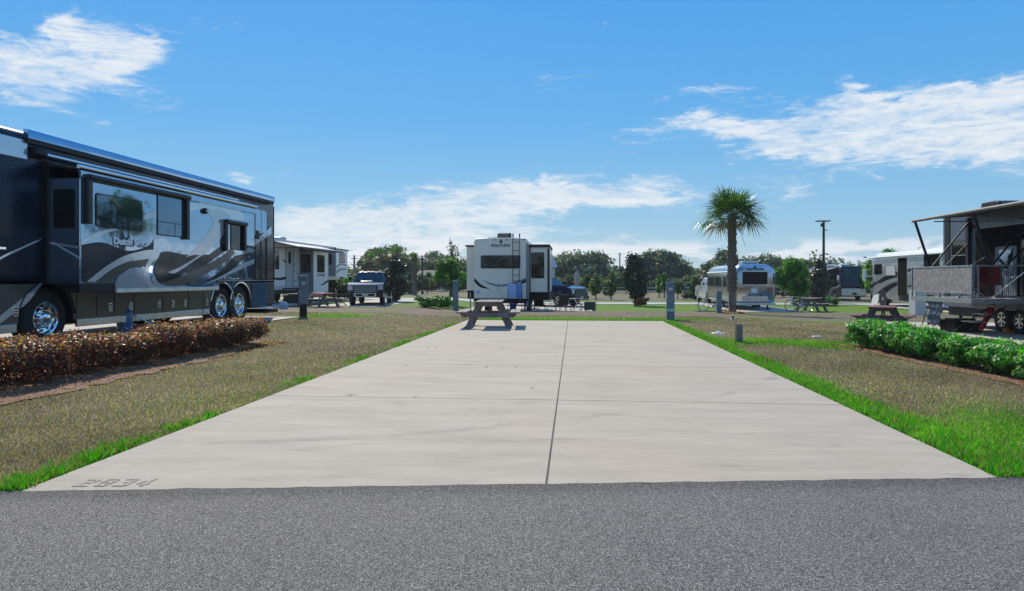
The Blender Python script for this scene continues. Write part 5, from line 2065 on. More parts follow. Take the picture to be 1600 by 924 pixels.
# red folding chairs on the patio deck
def folding_chair(name, label, loc, rz, fabric, group=None, frame='blackm', h=.45):
    o = thing(name, label, 'folding chair', loc, rz, group)
    MB().add([(-.26, -.24, h + .01), (.26, -.24, h + .01), (.26, .22, h - .03), (-.26, .22, h - .03), (-.26, -.24, h - .01), (.26, -.24, h - .01), (.26, .22, h - .05), (-.26, .22, h - .05)],
             [(0, 1, 2, 3), (7, 6, 5, 4), (4, 5, 1, 0), (5, 6, 2, 1), (6, 7, 3, 2), (7, 4, 0, 3)]).build('seat', fabric, o)
    MB().add([(-.26, .22, h - .02), (.26, .22, h - .02), (.26, .36, h + .52), (-.26, .36, h + .52), (-.26, .24, h - .02), (.26, .24, h - .02), (.26, .38, h + .52), (-.26, .38, h + .52)],
             [(0, 1, 2, 3), (7, 6, 5, 4), (4, 5, 1, 0), (5, 6, 2, 1), (6, 7, 3, 2), (7, 4, 0, 3)]).build('backrest', fabric, o)
    for s_ in (-1, 1):
        MB().tube([(s_ * .28, -.26, 0), (s_ * .28, .24, h), (s_ * .28, .38, h + .55)], .013, 6).build('rear_frame', M[frame], o)
        MB().tube([(s_ * .28, .30, 0), (s_ * .28, -.26, h)], .013, 6).build('leg', M[frame], o)
        MB().tube([(s_ * .28, -.26, h), (s_ * .28, -.26, h + .2), (s_ * .28, .30, h + .22)], .013, 6).build('armrest', M[frame], o)
    MB().tube([(-.28, -.26, .03), (.28, .28, .03)], .01, 5).tube([(.28, -.26, .03), (-.28, .28, .03)], .01, 5).build('cross_bar', M[frame], o)
    return o


folding_chair('folding_chair', 'red fabric folding chair on the patio deck, nearer the mesh screen', (XR_ + .45, 21.7, zd), R(-150), M['red'], 'red chairs on the patio deck')
folding_chair('folding_chair', 'red fabric folding chair on the patio deck, closer to the trailer door', (XR_ + 1.15, 22.0, zd), R(-215), M['red'], 'red chairs on the patio deck')

# boxes, cover, tripod, tarp, chocks under and beside the deck
tx, ty = at(1500.5, 21.4)
zt0 = float(g(tx, ty)) + .024
o = thing('storage_tote', 'large black storage tote with a lid on the concrete under the patio deck', 'storage box', (tx, ty, zt0), YAW)
MB().loft([[(x * k, y * k, z) for x, y in ((-.33, -.22), (.33, -.22), (.33, .22), (-.33, .22))] for k, z in ((.92, 0), (1, .38))]).build('bin', M['black'], o, bevel=.02)
MB().box(-.35, .35, -.24, .24, .382, .42).build('lid', M['blackm'], o, bevel=.012)
tx, ty = at(1480, 21.9)
o = thing('storage_tote', 'small black storage tote left of the large black tote', 'storage box', (tx, ty, zt0), YAW + .2)
MB().loft([[(x * k, y * k, z) for x, y in ((-.13, -.18), (.13, -.18), (.13, .18), (-.13, .18))] for k, z in ((.92, 0), (1, .33))]).build('bin', M['black'], o, bevel=.02)
MB().box(-.145, .145, -.2, .2, .332, .36).build('lid', M['blackm'], o, bevel=.01)
tx, ty = at(1526, 21.2)
o = thing('bucket', 'dark round bucket between the large black tote and the red cover', 'bucket', (tx, ty, zt0))
MB().lathe([(.13, 0), (.17, .36), (.165, .36), (.125, .02)], 18).build('pail', M['black'], o, smooth=40)
MB().tube([(.17 * math.cos(t), 0, .34 + .1 * math.sin(t)) for t in np.linspace(0, PI, 10)], .006, 5).build('handle', M['steel'], o)
tx, ty = at(1531, 20.9)
o = thing('patio_umbrella', 'folded patio umbrella in a glossy red cover leaning against the trailer wheels', 'umbrella', (tx, ty, zt0))
dirv = Vector((.52, .10, .95)).normalized()
pts = [Vector((0, 0, .05)) + dirv * t for t in np.linspace(0, .95, 9)]
MB().tube(pts, [.045, .07, .085, .075, .095, .085, .10, .07, .03], 12).build('cover', M['redv'], o, smooth=60)
MB().tube([Vector((0, 0, 0)), Vector((0, 0, .05))], .02, 6).build('tip', M['black'], o)
tx, ty = at(1570, 20.6)
o = thing('tripod_stand', 'black three legged stand on the grass left of the patio deck', 'tripod', (*at(1457, 24.2), float(g(*at(1457, 24.2)))))
for k, (x, y) in enumerate(((-.42, -.1), (.1, -.25), (.45, .2))):
    MB().tube([(x, y, 0), (x * .08, y * .08, 1.05)], .016, 6).build('leg', M['blackm'], o)
MB().cyl((0, 0, .98), (0, 0, 1.1), .04, None, 10).build('head', M['blackm'], o)
o = thing('plastic_sheet', 'crumpled grey plastic sheet hanging from the patio deck frame', 'tarp', (XR_ + .05, 22.9, zd - .1))
vs, fs = [], []
for j in range(12):
    for i in range(16):
        y = -.25 + .9 * i / 15
        vs.append((.05 * math.sin(i * 1.3 + j * .5) + .03 * math.sin(j * 1.7), y * (1 - .02 * j), -.07 * j * (1 + .06 * math.sin(i))))
for j in range(11):
    for i in range(15):
        fs.append((j * 16 + i, j * 16 + i + 1, j * 16 + 17 + i, j * 16 + 16 + i))
so = MB().add(vs, fs).build('sheet', M['tarp'], o, smooth=60)
md = so.modifiers.new('thick', 'SOLIDIFY')
md.thickness = .004
o = thing('wheel_chock', 'orange wheel chock between the two trailer wheels at the right', 'wheel chock', (*at(1573, 21.0)[0:2], zt0 + .0))
MB().prism([(-.13, 0), (.13, 0), (.02, .15), (-.03, .15)], 'x', -.07, .07).build('wedge', M['orange'], o, bevel=.008)
MB().tube([(0, .02, .12), (0, .04, .19), (0, -.03, .17)], .008, 5).build('handle', M['orange'], o)

# grey cabinets left of the deck
cx_, cy_ = at(1434, 30)
gz = float(g(cx_, cy_))
o = thing('utility_cabinet', 'pale grey metal cabinet beside the patio deck, standing before the swoosh motorhome', 'cabinet', (cx_, cy_, gz), YAW)
MB().box(-.25, .22, -.25, .25, .15, hz(454, 30) - gz).build('lower_cabinet', M['lgrey'], o, bevel=.01)
MB().box(-.04, .24, -.2, .25, hz(454, 30) - gz + .002, hz(431, 30) - gz).build('upper_cabinet', M['lgrey'], o, bevel=.01)
MB().box(0, .2, -.21, -.2, 1.05, 1.45).build('door_panel', M['white'], o)
for x in (-.2, .17):
    MB().box(x - .02, x + .02, -.2, -.16, 0, .15).build('leg', M['steel'], o)


# ================================================================== picnic tables
def picnic_table(label, loc, rz, m, group, L=1.85, cloth=False):
    """long axis along local y"""
    o = thing('picnic_table', label, 'picnic table', loc, rz, group)
    mb = MB()
    for k in range(5):
        x = -.36 + k * .15
        mb.box(x, x + .142, -L / 2, L / 2, .715, .755)
    mb.build('table_top', m, o, bevel=.006)
    for s_ in (-1, 1):
        mb = MB()
        for k in range(2):
            x = .60 + k * .145
            a, b = sorted((s_ * x, s_ * (x + .137)))
            mb.box(a, b, -L / 2, L / 2, .425, .465)
        mb.build('bench', m, o, bevel=.006)
    for y in (-L / 2 + .22, L / 2 - .22):
        for s_ in (-1, 1):
            MB().prism([(s_ * .20, .672), (s_ * .34, .672), (s_ * .66, 0), (s_ * .50, 0)], 'y', y - .02 + .042 * s_, y + .02 + .042 * s_)\
                .build('leg', M['legwood'] if m is not M['wood'] else m, o, bevel=.004)
        for pl in ([(-.80, .424), (.80, .424), (.72, .31), (-.72, .31)], [(-.36, .714), (.36, .714), (.32, .62), (-.32, .62)]):
            MB().prism(pl, 'y', y - .066 - .04, y - .066).build('cross_beam', m if m is M['wood'] else M['legwood'], o, bevel=.004)
    for s_ in (-1, 1):
        MB().tube([(0, s_ * (L / 2 - .26), .36), (0, s_ * .12, .70)], .03, 4).build('diagonal_brace', M['legwood'], o)
    return o


x, y = at(765.5, 19.75)
GP = 'picnic tables at the camping sites'
t1 = picnic_table('weathered grey picnic table seen end-on on the far end of the empty concrete pad', (x, y, .016), YAW - .03, M['wood'], GP)
x, y = at(1380, 22.9)
t2 = picnic_table('faded red picnic table on the lawn behind the green hedge', (x, y, float(g(x, y))), YAW - R(33), M['redwood'], GP)
x, y = at(1268, 38.6)
t3 = picnic_table('distant grey picnic table with a bicycle leaning at its left, below the lamp post', (x, y, float(g(x, y))), YAW - R(40), M['wood'], GP)
x, y = at(505, 37.5)
t4 = picnic_table('picnic table with a red checked cloth before the white fifth wheel', (x, y, float(g(x, y))), YAW + R(38), M['legwood'], GP)


def check_mat():
    m = bpy.data.materials.new('red checked cloth')
    m.use_nodes = True
    t = NT(m.node_tree)
    tcn_ = t.new('ShaderNodeTexCoord')
    c = t.new('ShaderNodeTexChecker')
    t.link(tcn_.outputs['Object'], c.inputs[0])
    c.inputs['Scale'].default_value = 16
    c.inputs['Color1'].default_value = (.42, .05, .06, 1)
    c.inputs['Color2'].default_value = (.55, .33, .33, 1)
    t.link(c.outputs[0], t.n['Principled BSDF'].inputs['Base Color'])
    t.n['Principled BSDF'].inputs['Roughness'].default_value = .9
    return m


cl = thing('tablecloth', 'red checked tablecloth draped over the picnic table by the white fifth wheel', 'tablecloth', (x, y, float(g(x, y)) + .757), YAW + R(38))
mb = MB()
vs, fs = [], []
n = 24
for i in range(n + 1):
    yy = -.98 + 1.3 * i / n
    wv_ = .02 * math.sin(i * 1.4)
    for (xx, zz) in ((-.44 - wv_, -.22), (-.39, 0.003), (0, .006), (.39, .003), (.44 + wv_, -.24)):
        vs.append((xx, yy, zz))
for i in range(n):
    for k in range(4):
        fs.append((5 * i + k, 5 * i + k + 1, 5 * i + 6 + k, 5 * i + 5 + k))
co_ = MB().add(vs, fs).build('cloth', check_mat(), cl, smooth=40)
md = co_.modifiers.new('thick', 'SOLIDIFY')
md.thickness = .004


# ================================================================== utility pedestals
def pedestal(label, px, d, H=1.36, w=.30, meter=True, num=None, darkfoot=False, grp='utility pedestals of the sites'):
    X0, Y0 = at(px, d)
    z0 = float(g(X0, Y0))
    o = thing('utility_pedestal', label, 'utility pedestal', (X0, Y0, z0), YAW + math.atan((800 - px) / 1067) * .6, grp)
    y0 = .42 if darkfoot else 0
    MB().box(-w / 2, w / 2, -.11, .11, y0 - .05 if not darkfoot else y0, H - .05).build('housing', M['ped'], o, bevel=.008)
    MB().prism([(-.13, H - .05), (.13, H - .05), (.13, H - .01), (-.10, H + .03), (-.13, H)], 'x', -w / 2 - .012, w / 2 + .012).build('cap', M['pedf'], o, bevel=.006)
    if darkfoot:
        MB().box(-w * .42, w * .42, -.09, .09, -.05, y0 - .003).build('post', M['blackm'], o, bevel=.01)
        MB().tube([(.02, -.11, .40), (-.06, -.16, .22), (.05, -.14, .10), (.10, -.12, .30), (0, -.13, .36)], .022, 6).build('cord', M['black'], o)
    if meter:
        MB().lathe([(.085, 0), (.085, -.02), (.07, -.05), (.045, -.065), (.01, -.07)], 20, (0, -.11, H - .24), 'y').build('meter', M['meter'], o, smooth=40)
        MB().box(-.045, .045, -.188, -.178, H - .265, H - .225).build('meter_label', M['whitep'], o) if False else None
    MB().box(-w / 2 + .03, w / 2 - .03, -.118, -.109, max(y0 + .05, .42), H - .42).build('breaker_door', M['pedf'], o, bevel=.004)
    MB().box(-w / 2 - .006, -w / 2 + .03, -.125, -.11, H - .52, H - .49).build('latch', M['alu'], o)
    if num:
        text_mesh('lettering', num, .13, M['text'], o, (0, -.122, .33), (R(90), 0, 0), .002, sx=.9, bold=.003)
    return o


pedestal('grey utility pedestal with round meter standing before the big motorhome, cords round its dark post', 474, 22.4, 1.34, .27, True, None, True)
pedestal('tall blue grey utility pedestal just left of the cream fifth wheel trailer', 712, 30.6, 1.32, .24, False)
pedestal('grey utility pedestal with round meter and site number at the pad end', 1047.5, 23.4, 1.28, .26, True, '81M')
pedestal('blue grey utility pedestal beside the palm trunk, left of it', 1123.5, 36.5, 1.15, .25, False)

# water spigot post
x, y = at(1155.5, 15.1)
z0 = float(g(x, y))
o = thing('water_spigot', 'short timber post with a bent tap pipe on the green patch right of the pad', 'water tap', (x, y, z0), YAW - .35)
MB().box(-.065, .065, -.055, .055, -.05, .40).build('post', M['wood'], o, bevel=.01)
MB().tube([(-.085, 0, .0), (-.085, 0, .46), (-.10, 0, .50), (-.15, 0, .52), (-.19, 0, .50), (-.20, 0, .47)], .013, 8).build('pipe', M['steel'], o, smooth=50)
MB().cyl((-.14, 0, .52), (-.14, 0, .56), .022, .03, 10).build('tap_handle', M['blackm'], o)
# covers in the lawn
for px_, py_, r_, lab in ((1122, 527.5, .18, 'small round white drain cover with a knob, beside the timber tap post'), (1276, 528, .12, 'small pale valve cover in the lawn far right of the tap post')):
    dd = 1067 * (EYE + .1) / (py_ - 437)
    x, y = at(px_, dd)
    z0 = float(g(x, y))
    o = thing('ground_cover', lab, 'drain cover', (x, y, z0))
    MB().lathe([(r_, -.02), (r_, .012), (r_ * .92, .022), (.01, .025)], 20).build('lid', M['lgrey'], o, smooth=35)
    if r_ > .15:
        MB().lathe([(.05, .024), (.05, .05), (.02, .065), (.005, .066)], 12).build('knob', M['whitep'], o, smooth=40)


# ================================================================== pick-up trucks
def pickup(label, loc, rz, paint, plate=True, nose_y=2.95):
    """local +y is forward"""
    o = thing('pickup_truck', label, 'pickup truck', loc, rz)
    hwid = 1.0
    prof = [(-2.95, .62), (-2.95, 1.22), (-2.85, 1.36), (-.75, 1.36), (.55, 1.36), (1.35, 1.37), (2.55, 1.30), (2.88, 1.20), (2.95, .95), (2.95, .50), (2.45, .48)]
    # wheel arches
    def arc(yc, zc, r, n=8):
        return [(yc + r * math.cos(t), zc + r * math.sin(t)) for t in np.linspace(0, PI, n)]
    low = arc(1.95, .46, .50) + [(1.35, .46), (-1.3, .46)] + arc(-1.85, .46, .50) + [(-2.4, .50)]
    MB().prism(prof + low, 'x', -hwid, hwid).build('body', paint, o, bevel=.05, seg=3)
    # cabin
    bot = [(-.92, -.75, 1.36), (.92, -.75, 1.36), (.92, 1.30, 1.37), (-.92, 1.30, 1.37)]
    mid_ = [(-.76, -.55, 1.90), (.76, -.55, 1.90), (.76, .50, 1.91), (-.76, .50, 1.91)]
    top_ = [(-.68, -.48, 1.945), (.68, -.48, 1.945), (.68, .40, 1.955), (-.68, .40, 1.955)]
    MB().loft([bot, mid_, top_]).build('cabin', paint, o, bevel=.03)

    def inset(a, b, c, d, nrm, k=.06, lift=.012):
        pts = [Vector(p) for p in (a, b, c, d)]
        ctr = sum(pts, Vector()) / 4
        n_ = Vector(nrm).normalized()
        return [p.lerp(ctr, k) + n_ * lift for p in pts]
    ws = inset((-.92, 1.30, 1.37), (.92, 1.30, 1.37), (.76, .50, 1.91), (-.76, .50, 1.91), (0, .56, .83), .09)
    MB().quad(*ws).build('windscreen', M['glass'], o)
    rw = inset((.92, -.75, 1.36), (-.92, -.75, 1.36), (-.76, -.55, 1.90), (.76, -.55, 1.90), (0, -.95, .3), .14)
    MB().quad(*rw).build('rear_window', M['glass'], o)
    for s_ in (-1, 1):
        for (y0, y1, t0, t1) in ((-.68, .22, -.5, .16), (.28, 1.12, .22, .46)):
            q = inset((s_ * .92, y0, 1.38), (s_ * .92, y1, 1.38), (s_ * .77, t1, 1.87), (s_ * .77, t0, 1.87), (s_, 0, .3), .08)
            if s_ > 0:
                q = q[::1]
            MB().quad(*q).build('side_window', M['glass'], o)
        MB().box(*sorted((s_ * 1.04, s_ * 1.22)), 1.0, 1.12, 1.40, 1.68).build('mirror', M['black'], o, bevel=.03)
        MB().box(*sorted((s_ * .9, s_ * 1.06)), 1.03, 1.09, 1.42, 1.48).build('mirror_arm', M['black'], o)
        h_ = MB().prism(rrect(*sorted((s_ * .70, s_ * .98)), .88, 1.16, .04), 'y', 2.90, 2.985).build('headlight', M['clearl'], o)
        MB().box(*sorted((s_ * .80, s_ * 1.005)), -2.99, -2.93, .95, 1.3).build('tail_light', M['redl'], o)
        for yc in (1.95, -1.85):
            wheel(o, (s_ * .86, yc, .43), .43, .27, .27, s_, 'spoke', rim_m=M['alu'])
        MB().box(*sorted((s_ * .95, s_ * 1.12)), -1.2, 1.3, .38, .43).build('side_step', M['alu'], o)
        MB().box(*sorted((s_ * .60, s_ * .80)), 2.96, 3.06, .50, .58).build('tow_hook', M['black'], o)
        for q in (.35, -.5):
            MB().box(*sorted((s_ * 1.0, s_ * 1.025)), q, q + .18, 1.2, 1.24).build('door_handle', M['chrome'], o)
    g_ = MB().prism(rrect(-.68, .68, .80, 1.18, .05), 'y', 2.93, 3.0).build('grille', M['black'], o)
    mb = MB()
    for k in range(5):
        mb.box(-.62, .62, 2.985, 3.015, .845 + k * .065, .868 + k * .065)
    mb.box(-.70, .70, 2.98, 3.02, 1.165, 1.195).box(-.70, .70, 2.98, 3.02, .785, .81)
    mb.build('grille_bar', M['steel'], g_)
    b_ = MB().prism([(-.98, .48), (.98, .48), (.98, .68), (.75, .76), (-.75, .76), (-.98, .68)], 'y', 2.9, 3.07).build('front_bumper', M['black'], o, bevel=.03)
    MB().prism(rrect(-.62, .62, .50, .72, .09), 'y', 3.06, 3.09).build('bumper_trim', M['alu'], b_)
    MB().prism(rrect(-.54, .54, .54, .68, .05), 'y', 3.085, 3.10).build('air_intake', M['black'], b_)
    MB().box(-.17, .17, 3.095, 3.115, .55, .70).build('licence_plate', mat('pale licence plate', (.45, .47, .35), .5), b_)
    mb = MB()
    for x_ in (-.5, -.15, 0, .15, .5):
        mb.box(x_ - .05, x_ + .05, .38, .46, 1.955, 1.985)
    mb.build('roof_marker_light', M['amber'], o, bevel=.008)
    MB().box(-.35, .35, 1.5, 2.4, 1.335, 1.40).build('bonnet_scoop', paint, o, bevel=.04)
    MB().box(-.95, .95, -3.12, -2.94, .55, .72).build('rear_bumper', M['chrome'], o, bevel=.03)
    return o


x, y = at(581, 41.5)
pickup('black pickup truck with chrome grille facing the camera, left of the magnolia tree', (x, y, float(g(x, y)) + .02), PI + .17, M['blkp'])
x, y = at(848, 46.6)
pickup('dark blue pickup truck in side view, its nose sticking out behind the cream fifth wheel', (x, y, float(g(x, y)) + .02), -PI / 2 - .55, M['bluep'])
pickup('white pickup truck parked in front of the rounded aluminium trailer', (10.95, 54.2, -.42), 0, M['whtp'])

# ================================================================== palm tree
def frond_fan(mb_p, pts_out, cols_out, base, direction, length, fan_r, droop, tone, nseg=34):
    """petiole plus a costapalmate fan of narrow segments"""
    b = Vector(base)
    d = Vector(direction).normalized()
    up = Vector((0, 0, 1))
    side = d.cross(up)
    if side.length < .05:
        side = Vector((1, 0, 0))
    side.normalize()
    nrm = side.cross(d).normalized()
    p = []
    for k in range(5):
        t = k / 4
        p.append(b + d * (length * t) + Vector((0, 0, -droop * .35 * t * t * length)))
    mb_p.tube(p, [.030, .024, .018, .014, .010], 5)
    hub = p[-1]
    d2 = (p[-1] - p[-2]).normalized()
    side2 = side
    nrm2 = side2.cross(d2).normalized()
    for k in range(nseg):
        a = R(-118 + 236 * k / (nseg - 1)) + random.uniform(-.03, .03)
        dirk = (d2 * math.cos(a) + side2 * math.sin(a) + nrm2 * (.22 * math.cos(2 * a) + random.uniform(-.10, .10))).normalized()
        ln = fan_r * (.62 + .38 * math.cos(a * .72)) * random.uniform(.85, 1.08)
        w = .030
        wd = dirk.cross(nrm2)
        if wd.length < .05:
            wd = side2
        wd = wd.normalized() * w
        m1 = hub + dirk * ln * .55 + Vector((0, 0, -.03 * droop))
        tip = hub + dirk * ln * .97 + Vector((0, 0, -(.10 + .30 * droop) * ln * random.uniform(.4, 1.5)))
        c = tone * random.uniform(.7, 1.3)
        pts_out.append([hub - wd * .2, hub + wd * .2, m1 + wd, m1 - wd])
        cols_out.append(c)
        pts_out.append([m1 - wd, m1 + wd, tip + wd * .15, tip - wd * .15])
        cols_out.append(c)


def palm(label, X0, Y0, H, crown_r, nfr=34, name='palm_tree', group=None, trunk_r=.21, seed=5, nseg=34, skirt=True):
    random.seed(seed)
    z0 = float(g(X0, Y0))
    o = thing(name, label, 'palm tree', (X0, Y0, z0), 0, group)
    hb = H
    pts = [Vector((0, 0, -.1)), Vector((0.02, 0, .3)), Vector((-.04, .0, H * .35)), Vector((.0, 0, H * .7)), Vector((.03, 0, hb))]
    rs = [trunk_r * 1.35, trunk_r * 1.1, trunk_r, trunk_r * .98, trunk_r * .85]
    MB().tube(pts, rs, 16).build('trunk', M['bark2'], o, smooth=60)
    mb = MB()
    rows = int(H * 7)
    for j in range(rows):           # old leaf bases (boots)
        z = H * .22 + H * .78 * j / rows
        rr = trunk_r * (.98 - .1 * z / H)
        for k in range(7):
            a = 2 * PI * (k + .5 * (j % 2)) / 7 + random.uniform(-.15, .15)
            c, s_ = math.cos(a), math.sin(a)
            b = Vector((c * rr * .85, s_ * rr * .85, z))
            oo = trunk_r * .62 * random.uniform(.5, 1.3)
            e = b + Vector((c * oo, s_ * oo, .20 * random.uniform(.8, 1.2)))
            mb.tube([b, b.lerp(e, .6), e], [.055, .045, .016], 4)
    mb.build('leaf_base', M['bark2'], o)
    pm = MB()
    P, Cc = [], []
    base_z = hb - .05
    for k in range(nfr):
        t = (k + .5) / nfr
        elev = R(80 - 82 * t ** .70)
        a = k * 2.39996 + random.uniform(-.2, .2)
        d = (math.cos(a) * math.cos(elev), math.sin(a) * math.cos(elev), math.sin(elev))
        L = crown_r * (.30 + .20 * t) * random.uniform(.70, 1.10)
        if t > .86:
            tone = np.array((.17, .13, .03)) if random.random() < .6 else np.array((.12, .15, .03))
        else:
            tone = np.array((.045, .105, .018)) if random.random() < .5 else np.array((.075, .165, .026))
        frond_fan(pm, P, Cc, (d[0] * .08, d[1] * .08, base_z + .15 * (1 - t)), d, L, crown_r * .50, max(0, t - .30) * 1.15, tone, nseg)
    pm.build('leaf_stalk', mat('green leaf stalk', (.10, .12, .045), .5, var=.15), o, smooth=60)
    co = np.array([[list(v) for v in q] for q in P])
    scatter_mesh('fronds', co, 4, np.array(Cc), palm_m, o)
    return o


palm_m = leaf_mat('palm leaves', 1.0, .25, .42, .4)
x, y = at(1144, 36.8)
H_ = hz(341, 36.8) - float(g(x, y))
p_ = palm('tall cabbage palm with a rough trunk in front of the aluminium trailer', x, y, H_, 2.42, 36, seed=5, nseg=30, trunk_r=.18)
MB().tube([(.15, -.1, H_ - .2), (.45, -.15, H_ - .9), (.65, -.2, H_ - 1.55)], [.014, .012, .008], 5).build('dead_stalk', M['bark'], p_)
n = 900
a = RNG.uniform(0, 2 * PI, n)
rr = np.sqrt(RNG.random(n)) * .75
c = pick_cols(n, [(.42, .20, .07), (.55, .33, .15), (.30, .13, .05)], .3)
o = blades('mulch_straw', x - .1 + rr * np.cos(a), y - .15 + rr * np.sin(a), RNG.uniform(.03, .10, n), np.full(n, .12), c, grass_m, 1.5)
struct(o, 'stuff')

# ================================================================== lamp post, poles
def lamp_post(label, px, d, top_py, arms=True):
    X0, Y0 = at(px, d)
    z0 = float(g(X0, Y0))
    H = hz(top_py, d) - z0
    o = thing('street_lamp', label, 'street lamp', (X0, Y0, z0), YAW)
    MB().cyl((0, 0, 0), (0, 0, H - .05), .10, .075, 12).cyl((0, 0, 0), (0, 0, .15), .17, .15, 12).build('pole', M['lampb'], o, smooth=40)
    if arms:
        MB().box(-.50, .40, -.22, .22, H - .06, H).build('lamp_head', M['lampb'], o, bevel=.015)
        MB().box(-.44, .34, -.18, .18, H - .075, H - .062).build('solar_panel', M['steel'], o)
        MB().box(-.20, -.08, -.06, .06, H - .42, H - .18).build('control_box', M['lampb'], o, bevel=.01)
        MB().box(.06, .28, -.07, .07, H - .68, H - .62).build('side_lamp', M['steel'], o, bevel=.01)
    else:
        MB().prism(rrect(-.12, .12, H - .12, H + .12, .04), 'y', -.1, .1).build('lamp_head', M['lampb'], o)
    return o


lamp_post('tall dark lamp post with a flat panel head right of the palm', 1287, 47, 345)
lamp_post('thin dark lamp post among the distant trees left of the cream fifth wheel', 660, 70, 405, False)
for px_, d, tp2, lab in ((553.5, 95, 399, 'distant wooden utility pole left of the black pickup'), (968.5, 140, 395, 'distant wooden utility pole rising between the two big oaks')):
    X0, Y0 = at(px_, d)
    z0 = float(g(X0, Y0))
    H = hz(tp2, d) - z0
    o = thing('utility_pole', lab, 'utility pole', (X0, Y0, z0), 0)
    MB().cyl((0, 0, 0), (0, 0, H), .16, .12, 10).build('pole', M['bark2'], o)
    MB().box(-.5, .5, -.05, .05, H - .5, H - .42).build('cross_arm', M['bark'], o)
xa, ya_ = at(553.5, 95)
xb2, yb2 = at(968.5, 140)
mb = MB()
for q, zz in enumerate((388, 395, 403)):
    za_ = hz(400, 95) + .0 - q * .9
    zb2 = hz(396, 140) - q * .9
    pts = []
    for k in range(-5, 16):
        t = k / 10
        pts.append((xa + (xb2 - xa) * t, ya_ + (yb2 - ya_) * t, za_ + (zb2 - za_) * t - .4 * math.sin(PI * (t % 1))))
    mb.tube(pts, .018, 4)
o = mb.build('power_line', M['blackm'])
tag(o, 'thin overhead power lines strung between the distant utility poles', 'power line')


# ================================================================== bicycle(s)
def bicycle(label, loc, rz, frame_m, lean=0.0):
    o = thing('bicycle', label, 'bicycle', loc, rz)
    o.rotation_euler = (0, lean, rz)
    for y in (-.52, .54):
        mb = MB().tube([(0, y + .33 * math.cos(t), .34 + .33 * math.sin(t)) for t in np.linspace(0, 2 * PI, 29)], .020, 6)
        w_ = mb.build('wheel', M['rubber'], o)
        mb = MB()
        for k in range(14):
            a = 2 * PI * k / 14
            mb.tube([(0, y, .34), (0, y + .31 * math.cos(a), .34 + .31 * math.sin(a))], .003, 3)
        mb.cyl((-.05, y, .34), (.05, y, .34), .02, None, 8)
        mb.tube([(0, y + .305 * math.cos(t), .34 + .305 * math.sin(t)) for t in np.linspace(0, 2 * PI, 25)], .008, 4)
        mb.build('spokes', M['alu'], w_)
    bb, st, hd, hd2 = (0, -.06, .30), (0, -.20, .80), (0, .38, .86), (0, .42, .68)
    mb = MB()
    mb.tube([bb, st], .018, 6).tube([st, hd], .018, 6).tube([bb, hd2], .022, 6).tube([hd, hd2], .022, 6)
    mb.tube([bb, (0, -.52, .34)], .012, 5).tube([(0, -.18, .74), (0, -.52, .34)], .010, 5)
    mb.build('frame', frame_m, o)
    MB().tube([hd2, (0, .54, .34)], .016, 5).build('fork', frame_m, o)
    MB().tube([hd, (0, .36, .98)], .014, 5).tube([(-.28, .30, 1.0), (-.1, .36, .99), (.1, .36, .99), (.28, .30, 1.0)], .013, 6).build('handlebar', M['black'], o)
    MB().tube([st, (0, -.22, .90)], .013, 5).build('seat_post', M['steel'], o)
    MB().loft([[(-.07, -.36, .90), (.07, -.36, .90), (.02, -.06, .91), (-.02, -.06, .91)], [(-.07, -.36, .95), (.07, -.36, .95), (.02, -.06, .94), (-.02, -.06, .94)]]).build('saddle', M['black'], o, bevel=.012)
    MB().cyl((-.02, -.06, .30), (.02, -.06, .30), .09, None, 14).tube([(.04, -.06, .30), (.04, .05, .17)], .01, 5).tube([(-.04, -.06, .30), (-.04, -.17, .43)], .01, 5).build('crank', M['steel'], o)
    return o


x, y = at(1250, 38.0)
bicycle('silver framed bicycle leaning at the left end of the distant picnic table', (x, y, float(g(x, y))), R(90) + YAW + .12, M['silver'], R(6))
x, y = at(1113, 38.5)
bicycle('dark bicycle propped beside the pedestal left of the palm trunk', (x, y, float(g(x, y))), R(60), M['blackm'], R(12))

# outdoor mat and small items by the aluminium trailer
x, y = at(1112, 38.6)
o = MB().prism(rrect(-.9, .9, -.5, .5, .08), 'z', .0, .03).build('outdoor_mat', M['blackm'], loc=(x, y, float(g(x, y)) + .0))
tag(o, 'dark outdoor mat on the grass left of the palm trunk', 'mat')
o.rotation_euler = (0, 0, YAW)

# ================================================================== things round the cream fifth wheel
dd = 35.0
# clothes rack with towels
x, y = at(804.5, 31.3)
zz = float(g(x, y))
o = thing('towel_rack', 'black standing rack behind the grey picnic table, holding blue towels', 'towel rack', (x, y, zz), YAW)
mb = MB()
for s_ in (-1, 1):
    mb.tube([(s_ * .32, -.18, 0), (s_ * .32, 0, hz(444, 31.3) - zz), (s_ * .32, .18, 0)], .014, 5)
mb.tube([(-.34, 0, hz(444.5, 31.3) - zz), (.34, 0, hz(444.5, 31.3) - zz)], .014, 5)
mb.build('frame', M['blackm'], o)


